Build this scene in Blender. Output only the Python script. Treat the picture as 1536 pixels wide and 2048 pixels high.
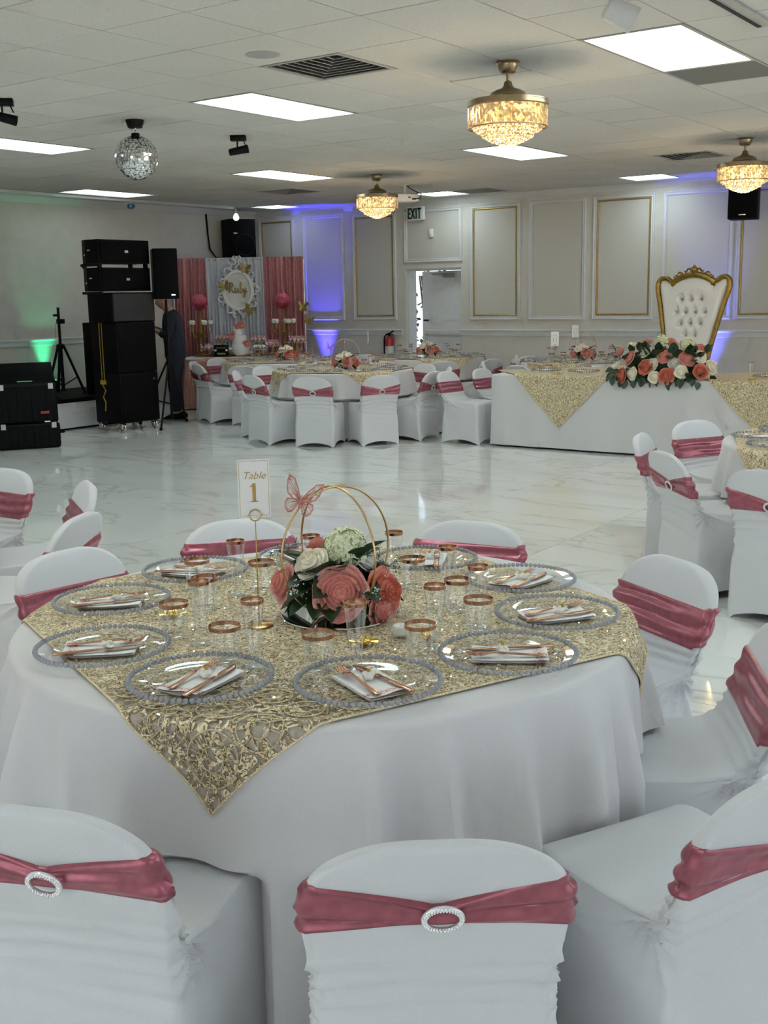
import bpy, bmesh, math, random
import numpy as np
from mathutils import Matrix, Vector, Euler

for _o in list(bpy.data.objects):
    bpy.data.objects.remove(_o, do_unlink=True)
SC = bpy.context.scene
COL = SC.collection
PI = math.pi
random.seed(7)
RNG = np.random.default_rng(7)

# ------------------------------------------------------------------ camera
CAM_H = 1.575
CEIL = CAM_H + 1.384
CAM_R = Vector((0.813, 0.582, -0.018)).normalized()
CAM_F = Vector((-0.574, 0.797, -0.189)).normalized()
CAM_R = (CAM_R - CAM_F * CAM_R.dot(CAM_F)).normalized()
CAM_U = CAM_R.cross(CAM_F)
cd = bpy.data.cameras.new('camera')
cam = bpy.data.objects.new('camera', cd)
COL.objects.link(cam)
cam.matrix_world = Matrix(((CAM_R.x, CAM_U.x, -CAM_F.x, 0), (CAM_R.y, CAM_U.y, -CAM_F.y, 0),
                           (CAM_R.z, CAM_U.z, -CAM_F.z, CAM_H), (0, 0, 0, 1)))
cd.sensor_fit = 'VERTICAL'
cd.sensor_height = 36.0
cd.sensor_width = 27.0
cd.lens = 39.47
cd.clip_start = 0.05
cd.clip_end = 200
SC.camera = cam

# ------------------------------------------------------------------ colour management, world, large lights
SC.view_settings.view_transform = 'Standard'
SC.view_settings.look = 'None'
SC.view_settings.gamma = 1.0
SC.view_settings.use_curve_mapping = False
SC.view_settings.exposure = 0.33
SC.cycles.transparent_max_bounces = 20
SC.cycles.max_bounces = 7
SC.cycles.diffuse_bounces = 5
SC.cycles.transmission_bounces = 6
SC.cycles.use_adaptive_sampling = True
SC.cycles.adaptive_threshold = 0.12
SC.cycles.adaptive_min_samples = 12
SC.cycles.glossy_bounces = 4
SC.cycles.caustics_reflective = False
SC.cycles.caustics_refractive = False
SC.cycles.sample_clamp_indirect = 4.0
SC.cycles.use_denoising = True

wd = bpy.data.worlds.new('sky')
SC.world = wd
wd.use_nodes = True
_n = wd.node_tree.nodes
_l = wd.node_tree.links
_n.clear()
_sky = _n.new('ShaderNodeTexSky')
_sky.sky_type = 'HOSEK_WILKIE'
_sky.sun_direction = (0.3, -0.6, 0.7)
_sky.turbidity = 6.0
_hs = _n.new('ShaderNodeHueSaturation')
_hs.inputs['Saturation'].default_value = 0.6
_bg = _n.new('ShaderNodeBackground')
_bg.inputs['Strength'].default_value = 6.0
_wo = _n.new('ShaderNodeOutputWorld')
_l.new(_sky.outputs[0], _hs.inputs['Color'])
_l.new(_hs.outputs[0], _bg.inputs[0])
_l.new(_bg.outputs[0], _wo.inputs[0])

ROOM_X0, ROOM_X1, ROOM_Y0, ROOM_Y1 = -12.79, 3.6, -3.6, 14.27


def area_light(name, loc, rot, sx, sy, power, color):
    d = bpy.data.lights.new(name, 'AREA')
    d.shape = 'RECTANGLE'
    d.size = sx
    d.size_y = sy
    d.energy = power
    d.color = color
    o = bpy.data.objects.new(name, d)
    COL.objects.link(o)
    o.location = loc
    o.rotation_euler = rot
    return o


# daylight that comes in through the glazed front and the windows of the right-hand wall (openings built below)
DAY = (0.86, 0.94, 1.0)
area_light('daylight_shopfront', (-0.4, ROOM_Y0 + 0.06, 1.35), (math.radians(90), 0, 0), 7.0, 2.3, 15, DAY)
area_light('daylight_window', (ROOM_X1 - 0.06, 2.1, 1.55), (math.radians(90), 0, math.radians(90)), 4.4, 1.9, 15, DAY)
area_light('daylight_window', (ROOM_X1 - 0.06, 8.6, 1.55), (math.radians(90), 0, math.radians(90)), 4.4, 1.9, 62, DAY)

# ------------------------------------------------------------------ materials


class NT:
    def __init__(s, name):
        s.m = bpy.data.materials.new(name)
        s.m.use_nodes = True
        s.t = s.m.node_tree
        s.n = s.t.nodes
        s.n.clear()
        s.out = s.n.new('ShaderNodeOutputMaterial')

    def node(s, typ, ins=None, **kw):
        nd = s.n.new('ShaderNode' + typ)
        for k, v in kw.items():
            setattr(nd, k, v)
        for k, v in (ins or {}).items():
            if isinstance(v, bpy.types.NodeSocket):
                s.t.links.new(v, nd.inputs[k])
            else:
                nd.inputs[k].default_value = v
        return nd

    def link(s, a, b):
        s.t.links.new(a, b)

    def ramp(s, fac, stops, interp='LINEAR'):
        r = s.node('ValToRGB', {'Fac': fac})
        r.color_ramp.interpolation = interp
        e = r.color_ramp.elements
        while len(e) < len(stops):
            e.new(0.5)
        for i, (p, c) in enumerate(stops):
            e[i].position = p
            e[i].color = (c[0], c[1], c[2], c[3] if len(c) > 3 else 1)
        return r.outputs['Color']


def c4(c):
    return (c[0], c[1], c[2], 1.0)


def mat(name, col, rough=0.5, metal=0.0, nscale=30.0, var=0.08, bump=0.0, bscale=None, sheen=0.0, spec=0.5,
        coat=0.0, bdist=0.002, emit=None, estr=0.0, aniso=0.0, detail=3.0):
    """plain procedural surface: noise driven tone variation + fine bump"""
    t = NT(name)
    tc = t.node('TexCoord')
    nz = t.node('TexNoise', {'Vector': tc.outputs['Object'], 'Scale': nscale, 'Detail': detail})
    lo = tuple(max(0, c * (1 - var)) for c in col)
    hi = tuple(min(1, c * (1 + var)) for c in col)
    colr = t.ramp(nz.outputs['Fac'], [(0.3, lo), (0.7, hi)])
    p = t.node('BsdfPrincipled', {'Base Color': colr, 'Roughness': rough, 'Metallic': metal, 'Specular IOR Level': spec,
                                  'Sheen Weight': sheen, 'Coat Weight': coat, 'Anisotropic': aniso})
    if bump > 0:
        nb = t.node('TexNoise', {'Vector': tc.outputs['Object'], 'Scale': bscale or nscale, 'Detail': 4.0})
        b = t.node('Bump', {'Height': nb.outputs['Fac'], 'Strength': bump, 'Distance': bdist})
        t.link(b.outputs['Normal'], p.inputs['Normal'])
    if emit:
        p.inputs['Emission Color'].default_value = c4(emit)
        p.inputs['Emission Strength'].default_value = estr
    t.link(p.outputs[0], t.out.inputs['Surface'])
    return t.m


def thin_glass(name, tint=(0.97, 0.98, 0.98), rough=0.04, base=0.05, edge=0.60):
    t = NT(name)
    lw = t.node('LayerWeight', {'Blend': 0.35})
    fac = t.node('MapRange', {'Value': lw.outputs['Facing'], 'To Min': base, 'To Max': edge})
    tr = t.node('BsdfTransparent', {'Color': c4(tint)})
    gl = t.node('BsdfGlossy', {'Color': (0.95, 0.97, 1, 1), 'Roughness': rough})
    mx = t.node('MixShader', {0: fac.outputs[0], 1: tr.outputs[0], 2: gl.outputs[0]})
    t.link(mx.outputs[0], t.out.inputs['Surface'])
    return t.m


M = {}
M['cover'] = mat('white_spandex', (0.65, 0.65, 0.668), 0.62, 0, 260, 0.025, 0.06, 900, sheen=0.25, spec=0.3, bdist=0.0006)
M['cloth'] = mat('white_polyester', (0.66, 0.645, 0.65), 0.75, 0, 300, 0.03, 0.10, 1100, sheen=0.2, spec=0.25, bdist=0.0006)
M['sash'] = mat('rose_lame', (0.37, 0.105, 0.140), 0.30, 0.5, 45, 0.16, 0.25, 120, spec=0.6, bdist=0.001)
M['rhinestone'] = mat('rhinestone', (0.92, 0.93, 0.95), 0.12, 0.35, 300, 0.1, spec=0.9)
M['wall'] = mat('wall_paint', (0.635, 0.605, 0.55), 0.75, 0, 6, 0.035, 0.25, 160, spec=0.3, bdist=0.0015)
M['wallpanel'] = mat('wallcovering', (0.61, 0.58, 0.525), 0.8, 0, 90, 0.035, 0.35, 240, spec=0.25, bdist=0.0015)
M['trim'] = mat('white_trim', (0.66, 0.66, 0.655), 0.45, 0, 12, 0.03, spec=0.4)
M['gold_trim'] = mat('gold_trim', (0.42, 0.28, 0.09), 0.4, 0.6, 40, 0.15)
M['black'] = mat('black_vinyl', (0.003, 0.003, 0.0035), 0.6, 0, 200, 0.2, 0.2, 500, spec=0.12)
M['blackmetal'] = mat('black_metal', (0.004, 0.004, 0.0045), 0.45, 0.2, 60, 0.2, spec=0.2)
M['grille'] = mat('speaker_grille', (0.003, 0.003, 0.0035), 0.75, 0.0, 400, 0.4, 0.4, 700, spec=0.1)
M['gold'] = mat('gold_metal', (0.60, 0.40, 0.13), 0.25, 1.0, 60, 0.10)
M['hoopgold'] = mat('hoop_gold', (0.62, 0.42, 0.20), 0.28, 1.0, 60, 0.08)
M['antique'] = mat('antique_gold', (0.36, 0.23, 0.055), 0.36, 0.9, 25, 0.25, 0.3, 60)
M['rosegold'] = mat('rose_gold', (0.56, 0.31, 0.20), 0.22, 1.0, 60, 0.08)
M['chrome'] = mat('chrome', (0.75, 0.76, 0.77), 0.15, 1.0, 60, 0.05)
M['steel'] = mat('steel', (0.45, 0.45, 0.45), 0.35, 1.0, 60, 0.1)
M['mirror'] = mat('mirror', (0.86, 0.88, 0.88), 0.02, 1.0, 20, 0.01)
M['white'] = mat('white_paint', (0.80, 0.80, 0.79), 0.4, 0, 20, 0.02)
M['paper'] = mat('white_paper', (0.80, 0.78, 0.77), 0.7, 0, 200, 0.02, 0.05, 400)
M['leaf'] = mat('leaf', (0.020, 0.050, 0.018), 0.42, 0, 25, 0.45, 0.3, 70, spec=0.5)
M['leaf2'] = mat('eucalyptus_leaf', (0.045, 0.085, 0.055), 0.55, 0, 25, 0.35, 0.3, 70)
M['rose'] = mat('dusty_rose_petal', (0.74, 0.31, 0.26), 0.6, 0, 14, 0.22, 0.15, 60, sheen=0.3)
M['rosewhite'] = mat('ivory_petal', (0.92, 0.86, 0.72), 0.6, 0, 14, 0.10, 0.15, 60, sheen=0.3)
M['roselight'] = mat('white_petal', (0.86, 0.85, 0.80), 0.6, 0, 14, 0.06, 0.15, 60, sheen=0.3)
M['hydrangea'] = mat('hydrangea_petal', (0.74, 0.78, 0.52), 0.6, 0, 18, 0.25, 0.15, 60)
M['glass'] = thin_glass('clear_plastic')
M['plateglass'] = thin_glass('clear_charger', (0.96, 0.97, 0.98), 0.05, 0.045, 0.30)
M['pink'] = mat('pink_petal', (0.80, 0.20, 0.30), 0.6, 0, 20, 0.15, 0.2, 40)
M['skin'] = mat('skin', (0.42, 0.22, 0.15), 0.55, 0, 30, 0.1, 0.1, 150)
M['navy'] = mat('navy_cotton', (0.006, 0.010, 0.024), 0.85, 0, 60, 0.25, 0.3, 300)
M['denim'] = mat('dark_denim', (0.004, 0.007, 0.016), 0.85, 0, 60, 0.3, 0.3, 300)
M['red'] = mat('red_enamel', (0.35, 0.012, 0.015), 0.3, 0, 20, 0.1, coat=0.3)
M['yellow'] = mat('yellow_webbing', (0.42, 0.28, 0.03), 0.7, 0, 60, 0.2)


def _beads():
    t = NT('clear_bead')
    tr = t.node('BsdfTransparent', {'Color': (0.78, 0.79, 0.84, 1)})
    p = t.node('BsdfPrincipled', {'Base Color': (0.46, 0.475, 0.52, 1), 'Roughness': 0.06, 'Specular IOR Level': 0.8, 'Coat Weight': 0.4})
    mx = t.node('MixShader', {0: 0.55, 1: tr.outputs[0], 2: p.outputs[0]})
    t.link(mx.outputs[0], t.out.inputs['Surface'])
    return t.m


M['bead'] = _beads()


def _ceiling():
    t = NT('acoustic_tile')
    tc = t.node('TexCoord')
    oi = t.node('ObjectInfo')
    geo = t.node('NewGeometry')
    n1 = t.node('TexNoise', {'Vector': geo.outputs['Position'], 'Scale': 55.0, 'Detail': 4.0})
    n2 = t.node('TexNoise', {'Vector': geo.outputs['Position'], 'Scale': 130.0, 'Detail': 2.0})
    n3 = t.node('TexNoise', {'Vector': geo.outputs['Position'], 'Scale': 0.9, 'Detail': 2.0})
    fis = t.ramp(n2.outputs['Fac'], [(0.30, (0.72, 0.72, 0.72)), (0.40, (1, 1, 1))])
    big = t.ramp(n3.outputs['Fac'], [(0.3, (0.93, 0.93, 0.92)), (0.7, (1, 1, 1))])
    rnd = t.node('MapRange', {'Value': oi.outputs['Random'], 'To Min': 0.96, 'To Max': 1.03})
    m1 = t.node('MixRGB', {'Fac': 1.0, 'Color1': (0.71, 0.685, 0.645, 1), 'Color2': fis}, blend_type='MULTIPLY')
    m2 = t.node('MixRGB', {'Fac': 1.0, 'Color1': m1.outputs[0], 'Color2': big}, blend_type='MULTIPLY')
    m3 = t.node('MixRGB', {'Fac': 1.0, 'Color1': m2.outputs[0], 'Color2': rnd.outputs[0]}, blend_type='MULTIPLY')
    b = t.node('Bump', {'Height': n1.outputs['Fac'], 'Strength': 0.5, 'Distance': 0.004})
    p = t.node('BsdfPrincipled', {'Base Color': m3.outputs[0], 'Roughness': 0.9, 'Specular IOR Level': 0.2, 'Normal': b.outputs[0]})
    t.link(p.outputs[0], t.out.inputs['Surface'])
    return t.m


M['ceiling'] = _ceiling()


def _marble():
    t = NT('polished_marble_tile')
    tc = t.node('TexCoord')
    oi = t.node('ObjectInfo')
    geo = t.node('NewGeometry')
    cell = t.node('VectorMath', {0: geo.outputs['Position'], 1: (1 / 1.2, 1 / 0.6, 0.0), 2: (-0.41 / 1.2, -0.47 / 0.6, 0.5)}, operation='MULTIPLY_ADD')
    cellf = t.node('VectorMath', {0: cell.outputs[0]}, operation='FLOOR')
    wn = t.node('TexWhiteNoise', {'Vector': cellf.outputs[0]}, noise_dimensions='3D')
    off = t.node('VectorMath', {0: wn.outputs['Color'], 1: (9.0, 9.0, 9.0)}, operation='MULTIPLY')
    pos = t.node('VectorMath', {0: geo.outputs['Position'], 1: off.outputs[0]}, operation='ADD')
    mp = t.node('Mapping', {'Vector': pos.outputs[0], 'Rotation': (0, 0, 0.5), 'Scale': (0.55, 1.35, 1.0)})
    n1 = t.node('TexNoise', {'Vector': mp.outputs[0], 'Scale': 0.85, 'Detail': 6.0, 'Roughness': 0.55, 'Distortion': 1.1})
    a = t.node('Math', {0: n1.outputs['Fac'], 1: 0.5}, operation='SUBTRACT')
    ab = t.node('Math', {0: a.outputs[0]}, operation='ABSOLUTE')
    vein = t.ramp(ab.outputs[0], [(0.0, (0.80, 0.78, 0.75)), (0.008, (0.91, 0.90, 0.89)), (0.022, (1, 1, 1))])
    n2 = t.node('TexNoise', {'Vector': mp.outputs[0], 'Scale': 1.1, 'Detail': 4.0, 'Distortion': 0.8})
    cloud = t.ramp(n2.outputs['Fac'], [(0.35, (0.92, 0.92, 0.91)), (0.6, (1, 1, 1))])
    m1 = t.node('MixRGB', {'Fac': 1.0, 'Color1': (0.86, 0.87, 0.84, 1), 'Color2': vein}, blend_type='MULTIPLY')
    m2 = t.node('MixRGB', {'Fac': 1.0, 'Color1': m1.outputs[0], 'Color2': cloud}, blend_type='MULTIPLY')
    p = t.node('BsdfPrincipled', {'Base Color': m2.outputs[0], 'Roughness': 0.055, 'Specular IOR Level': 0.75})
    t.link(p.outputs[0], t.out.inputs['Surface'])
    return t.m


M['marble'] = _marble()


def _lace():
    """gold chain stitch lace: crowded loops on the middle of the square, open sheer net towards the corners"""
    t = NT('gold_sequin_lace')
    tc = t.node('TexCoord')
    uv = tc.outputs['UV']
    nz = t.node('TexNoise', {'Vector': uv, 'Scale': 26.0, 'Detail': 2.0})
    wv = t.node('MixRGB', {'Fac': 0.06, 'Color1': uv, 'Color2': nz.outputs['Color']})
    n1 = t.node('TexNoise', {'Vector': uv, 'Scale': 52.0, 'Detail': 1.0, 'Distortion': 1.4})
    w1 = t.node('Math', {0: n1.outputs['Fac'], 1: 27.0}, operation='MULTIPLY')
    w3 = t.node('Math', {0: w1.outputs[0]}, operation='SINE')
    w2 = t.node('MapRange', {'Value': w3.outputs[0], 'From Min': -1.0})
    n2 = t.node('TexNoise', {'Vector': uv, 'Scale': 60.0, 'Detail': 3.0})
    tone = t.ramp(n2.outputs['Fac'], [(0.35, (0.74, 0.57, 0.33)), (0.65, (1.0, 0.93, 0.68))])
    gap = t.ramp(w2.outputs[0], [(0.02, (0.20, 0.135, 0.075)), (0.28, (0.66, 0.60, 0.50)), (0.5, (1, 1, 1))])
    col = t.node('MixRGB', {'Fac': 1.0, 'Color1': tone, 'Color2': gap}, blend_type='MULTIPLY')
    b = t.node('Bump', {'Height': w2.outputs[0], 'Strength': 0.8, 'Distance': 0.002})
    p = t.node('BsdfPrincipled', {'Base Color': col.outputs[0], 'Roughness': 0.42, 'Metallic': 0.12, 'Normal': b.outputs[0]})
    at = t.node('Attribute', attribute_name='open')
    v3 = t.node('TexVoronoi', {'Vector': wv.outputs[0], 'Scale': 34.0}, feature='DISTANCE_TO_EDGE')
    ho = t.node('MapRange', {'Value': v3.outputs['Distance'], 'From Min': 0.10, 'From Max': 0.15})
    fac = t.node('Math', {0: ho.outputs[0], 1: at.outputs['Fac']}, operation='MULTIPLY')
    fac2 = t.node('Math', {0: fac.outputs[0], 1: 0.85}, operation='MULTIPLY')
    tr = t.node('BsdfTransparent', {'Color': (0.90, 0.86, 0.80, 1)})
    mx = t.node('MixShader', {0: fac2.outputs[0], 1: p.outputs[0], 2: tr.outputs[0]})
    t.link(mx.outputs[0], t.out.inputs['Surface'])
    return t.m


M['lace'] = _lace()


def _net():
    t = NT('sheer_gold_net')
    tr = t.node('BsdfTransparent', {'Color': (0.92, 0.90, 0.86, 1)})
    p = t.node('BsdfPrincipled', {'Base Color': (0.50, 0.42, 0.33, 1), 'Roughness': 0.6})
    tc = t.node('TexCoord')
    n2 = t.node('TexNoise', {'Vector': tc.outputs['Object'], 'Scale': 400.0})
    f = t.node('MapRange', {'Value': n2.outputs['Fac'], 'To Min': 0.45, 'To Max': 0.85})
    mx = t.node('MixShader', {0: f.outputs[0], 1: tr.outputs[0], 2: p.outputs[0]})
    t.link(mx.outputs[0], t.out.inputs['Surface'])
    return t.m


M['net'] = _net()
M['laceloop'] = mat('gold_cord', (0.74, 0.60, 0.38), 0.45, 0.2, 300, 0.4, 0.4, 700)


def emission(name, col, strength):
    t = NT(name)
    tc = t.node('TexCoord')
    nz = t.node('TexNoise', {'Vector': tc.outputs['Object'], 'Scale': 2.0})
    cr = t.ramp(nz.outputs['Fac'], [(0.3, tuple(c * 0.96 for c in col)), (0.7, col)])
    e = t.node('Emission', {'Color': cr, 'Strength': strength})
    t.link(e.outputs[0], t.out.inputs['Surface'])
    return t.m




def _panel(name, lo):
    t = NT(name)
    tc = t.node('TexCoord')
    sep = t.node('SeparateXYZ', {0: tc.outputs['Object']})
    nz = t.node('TexNoise', {'Vector': tc.outputs['Object'], 'Scale': 3.0, 'Detail': 3.0})
    a = t.node('Math', {0: nz.outputs['Fac'], 1: 0.10}, operation='MULTIPLY')
    x = t.node('Math', {0: sep.outputs['X'], 1: a.outputs[0]}, operation='ADD')
    y = t.node('Math', {0: x.outputs[0], 1: 21.0}, operation='MULTIPLY')
    w = t.node('Math', {0: y.outputs[0]}, operation='SINE')
    st = t.node('MapRange', {'Value': w.outputs[0], 'From Min': -1.0, 'From Max': 1.0, 'To Min': lo, 'To Max': lo * 1.2})
    e = t.node('Emission', {'Color': (0.76, 0.93, 0.97, 1), 'Strength': st.outputs[0]})
    t.link(e.outputs[0], t.out.inputs['Surface'])
    return t.m


M['panel_light'] = _panel('fluorescent_diffuser', 6.2)
M['panel_dim'] = _panel('fluorescent_diffuser_dimmed', 2.2)  # same panel type, emission lowered only to keep the left wall darker


def _sparkle(name, scale, lo, hi, col):  # glints painted in as random bright cells of emission
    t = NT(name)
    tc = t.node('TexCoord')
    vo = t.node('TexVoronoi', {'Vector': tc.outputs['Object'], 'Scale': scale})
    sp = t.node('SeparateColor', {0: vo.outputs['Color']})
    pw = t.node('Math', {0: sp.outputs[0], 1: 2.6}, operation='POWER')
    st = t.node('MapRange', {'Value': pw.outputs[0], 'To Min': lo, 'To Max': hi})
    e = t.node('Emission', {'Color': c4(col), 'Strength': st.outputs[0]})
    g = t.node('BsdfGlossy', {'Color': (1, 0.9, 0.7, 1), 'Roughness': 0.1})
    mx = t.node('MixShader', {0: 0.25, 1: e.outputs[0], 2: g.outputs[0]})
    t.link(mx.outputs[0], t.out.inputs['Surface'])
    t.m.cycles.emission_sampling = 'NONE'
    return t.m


M['warm_light'] = _sparkle('warm_led', 55.0, 0.45, 4.5, (1.0, 0.70, 0.34))

# ------------------------------------------------------------------ mesh helpers


class MB:
    """collects shapes and links them as ONE mesh object"""

    def __init__(s):
        s.v = []
        s.f = []
        s.uv = None

    def add(s, v, f):
        o = len(s.v)
        s.v.extend([tuple(map(float, p)) for p in v])
        s.f.extend([tuple(i + o for i in q) for q in f])
        return s

    def box(s, c, d, rz=0.0, rot=None):
        x, y, z = d[0] / 2, d[1] / 2, d[2] / 2
        vs = [Vector((a, b, e)) for a in (-x, x) for b in (-y, y) for e in (-z, z)]
        R = rot if rot is not None else Matrix.Rotation(rz, 3, 'Z')
        vs = [R @ q + Vector(c) for q in vs]
        return s.add(vs, [(0, 1, 3, 2), (4, 6, 7, 5), (0, 4, 5, 1), (2, 3, 7, 6), (0, 2, 6, 4), (1, 5, 7, 3)])

    def lathe(s, prof, n=24, c=(0, 0, 0), cap0=False, cap1=False, rot=None):
        vs = []
        for r, z in prof:
            for k in range(n):
                a = 2 * PI * k / n
                q = Vector((r * math.cos(a), r * math.sin(a), z))
                if rot is not None:
                    q = rot @ q
                vs.append(q + Vector(c))
        fs = []
        for i in range(len(prof) - 1):
            for k in range(n):
                k2 = (k + 1) % n
                fs.append((i * n + k, i * n + k2, (i + 1) * n + k2, (i + 1) * n + k))
        if cap0:
            fs.append(tuple(range(n - 1, -1, -1)))
        if cap1:
            o = (len(prof) - 1) * n
            fs.append(tuple(o + k for k in range(n)))
        return s.add(vs, fs)

    def tube(s, pts, r, n=8, closed=False, caps=True):
        pts = [Vector(p) for p in pts]
        m = len(pts)
        rr = r if hasattr(r, '__len__') else [r] * m
        vs = []
        up = None
        for i, p in enumerate(pts):
            if closed:
                t = (pts[(i + 1) % m] - pts[i - 1]).normalized()
            else:
                t = (pts[min(i + 1, m - 1)] - pts[max(i - 1, 0)]).normalized()
            if up is None:
                up = Vector((0, 0, 1)) if abs(t.z) < 0.9 else Vector((1, 0, 0))
            a = t.cross(up)
            if a.length < 1e-6:
                a = t.orthogonal()
            a.normalize()
            b = a.cross(t).normalized()
            up = b
            for k in range(n):
                g = 2 * PI * k / n
                vs.append(p + (a * math.cos(g) + b * math.sin(g)) * rr[i])
        fs = []
        for i in range(m if closed else m - 1):
            j = (i + 1) % m
            for k in range(n):
                k2 = (k + 1) % n
                fs.append((i * n + k, i * n + k2, j * n + k2, j * n + k))
        if caps and not closed:
            fs.append(tuple(range(n - 1, -1, -1)))
            fs.append(tuple((m - 1) * n + k for k in range(n)))
        return s.add(vs, fs)

    def grid(s, fn, nu, nv, wrap=False):
        vs = [fn(i / (nu if wrap else nu - 1), j / (nv - 1)) for j in range(nv) for i in range(nu)]
        fs = []
        for j in range(nv - 1):
            for i in range(nu if wrap else nu - 1):
                i2 = (i + 1) % nu
                fs.append((j * nu + i, j * nu + i2, (j + 1) * nu + i2, (j + 1) * nu + i))
        return s.add(vs, fs)

    def sphere(s, c, r, nu=10, nv=7, sc=(1, 1, 1)):
        def fn(u, v):
            a = 2 * PI * u
            b = PI * v
            return (c[0] + r * sc[0] * math.sin(b) * math.cos(a), c[1] + r * sc[1] * math.sin(b) * math.sin(a), c[2] + r * sc[2] * math.cos(b))
        return s.grid(fn, nu, nv, wrap=True)

    def prism(s, poly, h0, h1, axis='z', T=None):
        """extrude a 2d polygon (a,b) along the third axis"""
        n = len(poly)

        def mk(a, b, h):
            p = {'z': (a, b, h), 'y': (a, h, b), 'x': (h, a, b)}[axis]
            return (T @ Vector(p)) if T is not None else p
        vs = [mk(a, b, h0) for a, b in poly] + [mk(a, b, h1) for a, b in poly]
        fs = [tuple(range(n - 1, -1, -1)), tuple(range(n, 2 * n))]
        fs += [(i, (i + 1) % n, n + (i + 1) % n, n + i) for i in range(n)]
        return s.add(vs, fs)

    def xf(s, T):
        s.v = [tuple(T @ Vector(p)) for p in s.v]
        return s

    def mesh(s, name, m, smooth=True):
        me = bpy.data.meshes.new(name)
        me.from_pydata(s.v, [], s.f)
        if m is not None:
            me.materials.append(m)
        if smooth:
            me.polygons.foreach_set('use_smooth', [True] * len(me.polygons))
        me.update()
        return me

    def build(s, name, m, parent=None, smooth=True, auto=True, loc=(0, 0, 0)):
        me = s.mesh(name, m, smooth)
        if smooth and auto:
            sharp_by_angle(me, 40)
        o = bpy.data.objects.new(name, me)
        COL.objects.link(o)
        o.location = loc
        if parent is not None:
            o.parent = parent
        return o


def sharp_by_angle(me, deg):
    bm = bmesh.new()
    bm.from_mesh(me)
    bmesh.ops.recalc_face_normals(bm, faces=bm.faces)
    lim = math.radians(deg)
    for e in bm.edges:
        if len(e.link_faces) == 2 and e.calc_face_angle(0) > lim:
            e.smooth = False
    bm.to_mesh(me)
    bm.free()
    me.update()


def linked(name, me, parent=None, loc=(0, 0, 0), rot=(0, 0, 0), scale=(1, 1, 1)):
    o = bpy.data.objects.new(name, me)
    COL.objects.link(o)
    o.location = loc
    o.rotation_euler = rot
    o.scale = scale
    if parent is not None:
        o.parent = parent
    return o


def rbox_mesh(name, size, r, m, seg=2):
    bm = bmesh.new()
    bmesh.ops.create_cube(bm, size=1.0)
    for v in bm.verts:
        v.co = Vector((v.co.x * size[0], v.co.y * size[1], v.co.z * size[2]))
    if r > 0:
        bmesh.ops.bevel(bm, geom=list(bm.edges), offset=r, segments=seg, affect='EDGES', profile=0.5)
    me = bpy.data.meshes.new(name)
    bm.to_mesh(me)
    bm.free()
    me.materials.append(m)
    me.polygons.foreach_set('use_smooth', [True] * len(me.polygons))
    sharp_by_angle(me, 50)
    return me


def rbox(name, size, r, m, parent=None, loc=(0, 0, 0), rot=(0, 0, 0), seg=2):
    return linked(name, rbox_mesh(name, size, r, m, seg), parent, loc, rot)


def thing(name, label, cat, loc=(0, 0, 0), rz=0.0, group=None):
    o = bpy.data.objects.new(name, None)
    o.empty_display_size = 0.1
    COL.objects.link(o)
    o.location = loc
    o.rotation_euler = (0, 0, rz)
    tag(o, label, cat, group)
    return o


def tag(o, label=None, cat=None, group=None, kind=None):
    if label:
        o['label'] = label
    if cat:
        o['category'] = cat
    if group:
        o['group'] = group
    if kind:
        o['kind'] = kind
    return o


def copy_tree(o, parent=None):
    c = o.copy()
    COL.objects.link(c)
    c.parent = parent
    for ch in o.children:
        copy_tree(ch, c)
    return c


def place(proto, loc, rz, label=None, cat=None, group=None):
    c = copy_tree(proto)
    c.location = loc
    c.rotation_euler = (0, 0, rz)
    tag(c, label, cat, group)
    return c


def drop_tree(o):
    for ch in list(o.children):
        drop_tree(ch)
    bpy.data.objects.remove(o, do_unlink=True)


def project(p):
    d = Vector(p) - Vector((0, 0, CAM_H))
    z = d.dot(CAM_F)
    if z <= 0.05:
        return None
    f = 2245.3
    return 768 + f * d.dot(CAM_R) / z, 1024 - f * d.dot(CAM_U) / z, z


def text_mesh(name, body, size, m, parent=None, loc=(0, 0, 0), rot=(0, 0, 0), shear=0.0, extrude=0.0005, align='CENTER', bold=0.0, sx=1.0):
    cu = bpy.data.curves.new(name, 'FONT')
    cu.body = body
    cu.size = size
    cu.shear = shear
    cu.extrude = extrude
    cu.offset = bold
    cu.align_x = align
    cu.align_y = 'CENTER'
    tmp = bpy.data.objects.new('tmp_text', cu)
    COL.objects.link(tmp)
    bpy.context.view_layer.update()
    me = bpy.data.meshes.new_from_object(tmp.evaluated_get(bpy.context.evaluated_depsgraph_get()))
    bpy.data.objects.remove(tmp, do_unlink=True)
    me.name = name
    me.materials.clear()
    me.materials.append(m)
    o = linked(name, me, parent, loc, rot, (sx, 1, 1))
    return o

# ================================================================== THE ROOM
def structure(o, label=None):
    o['kind'] = 'structure'
    if label:
        o['label'] = label
    return o


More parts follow.
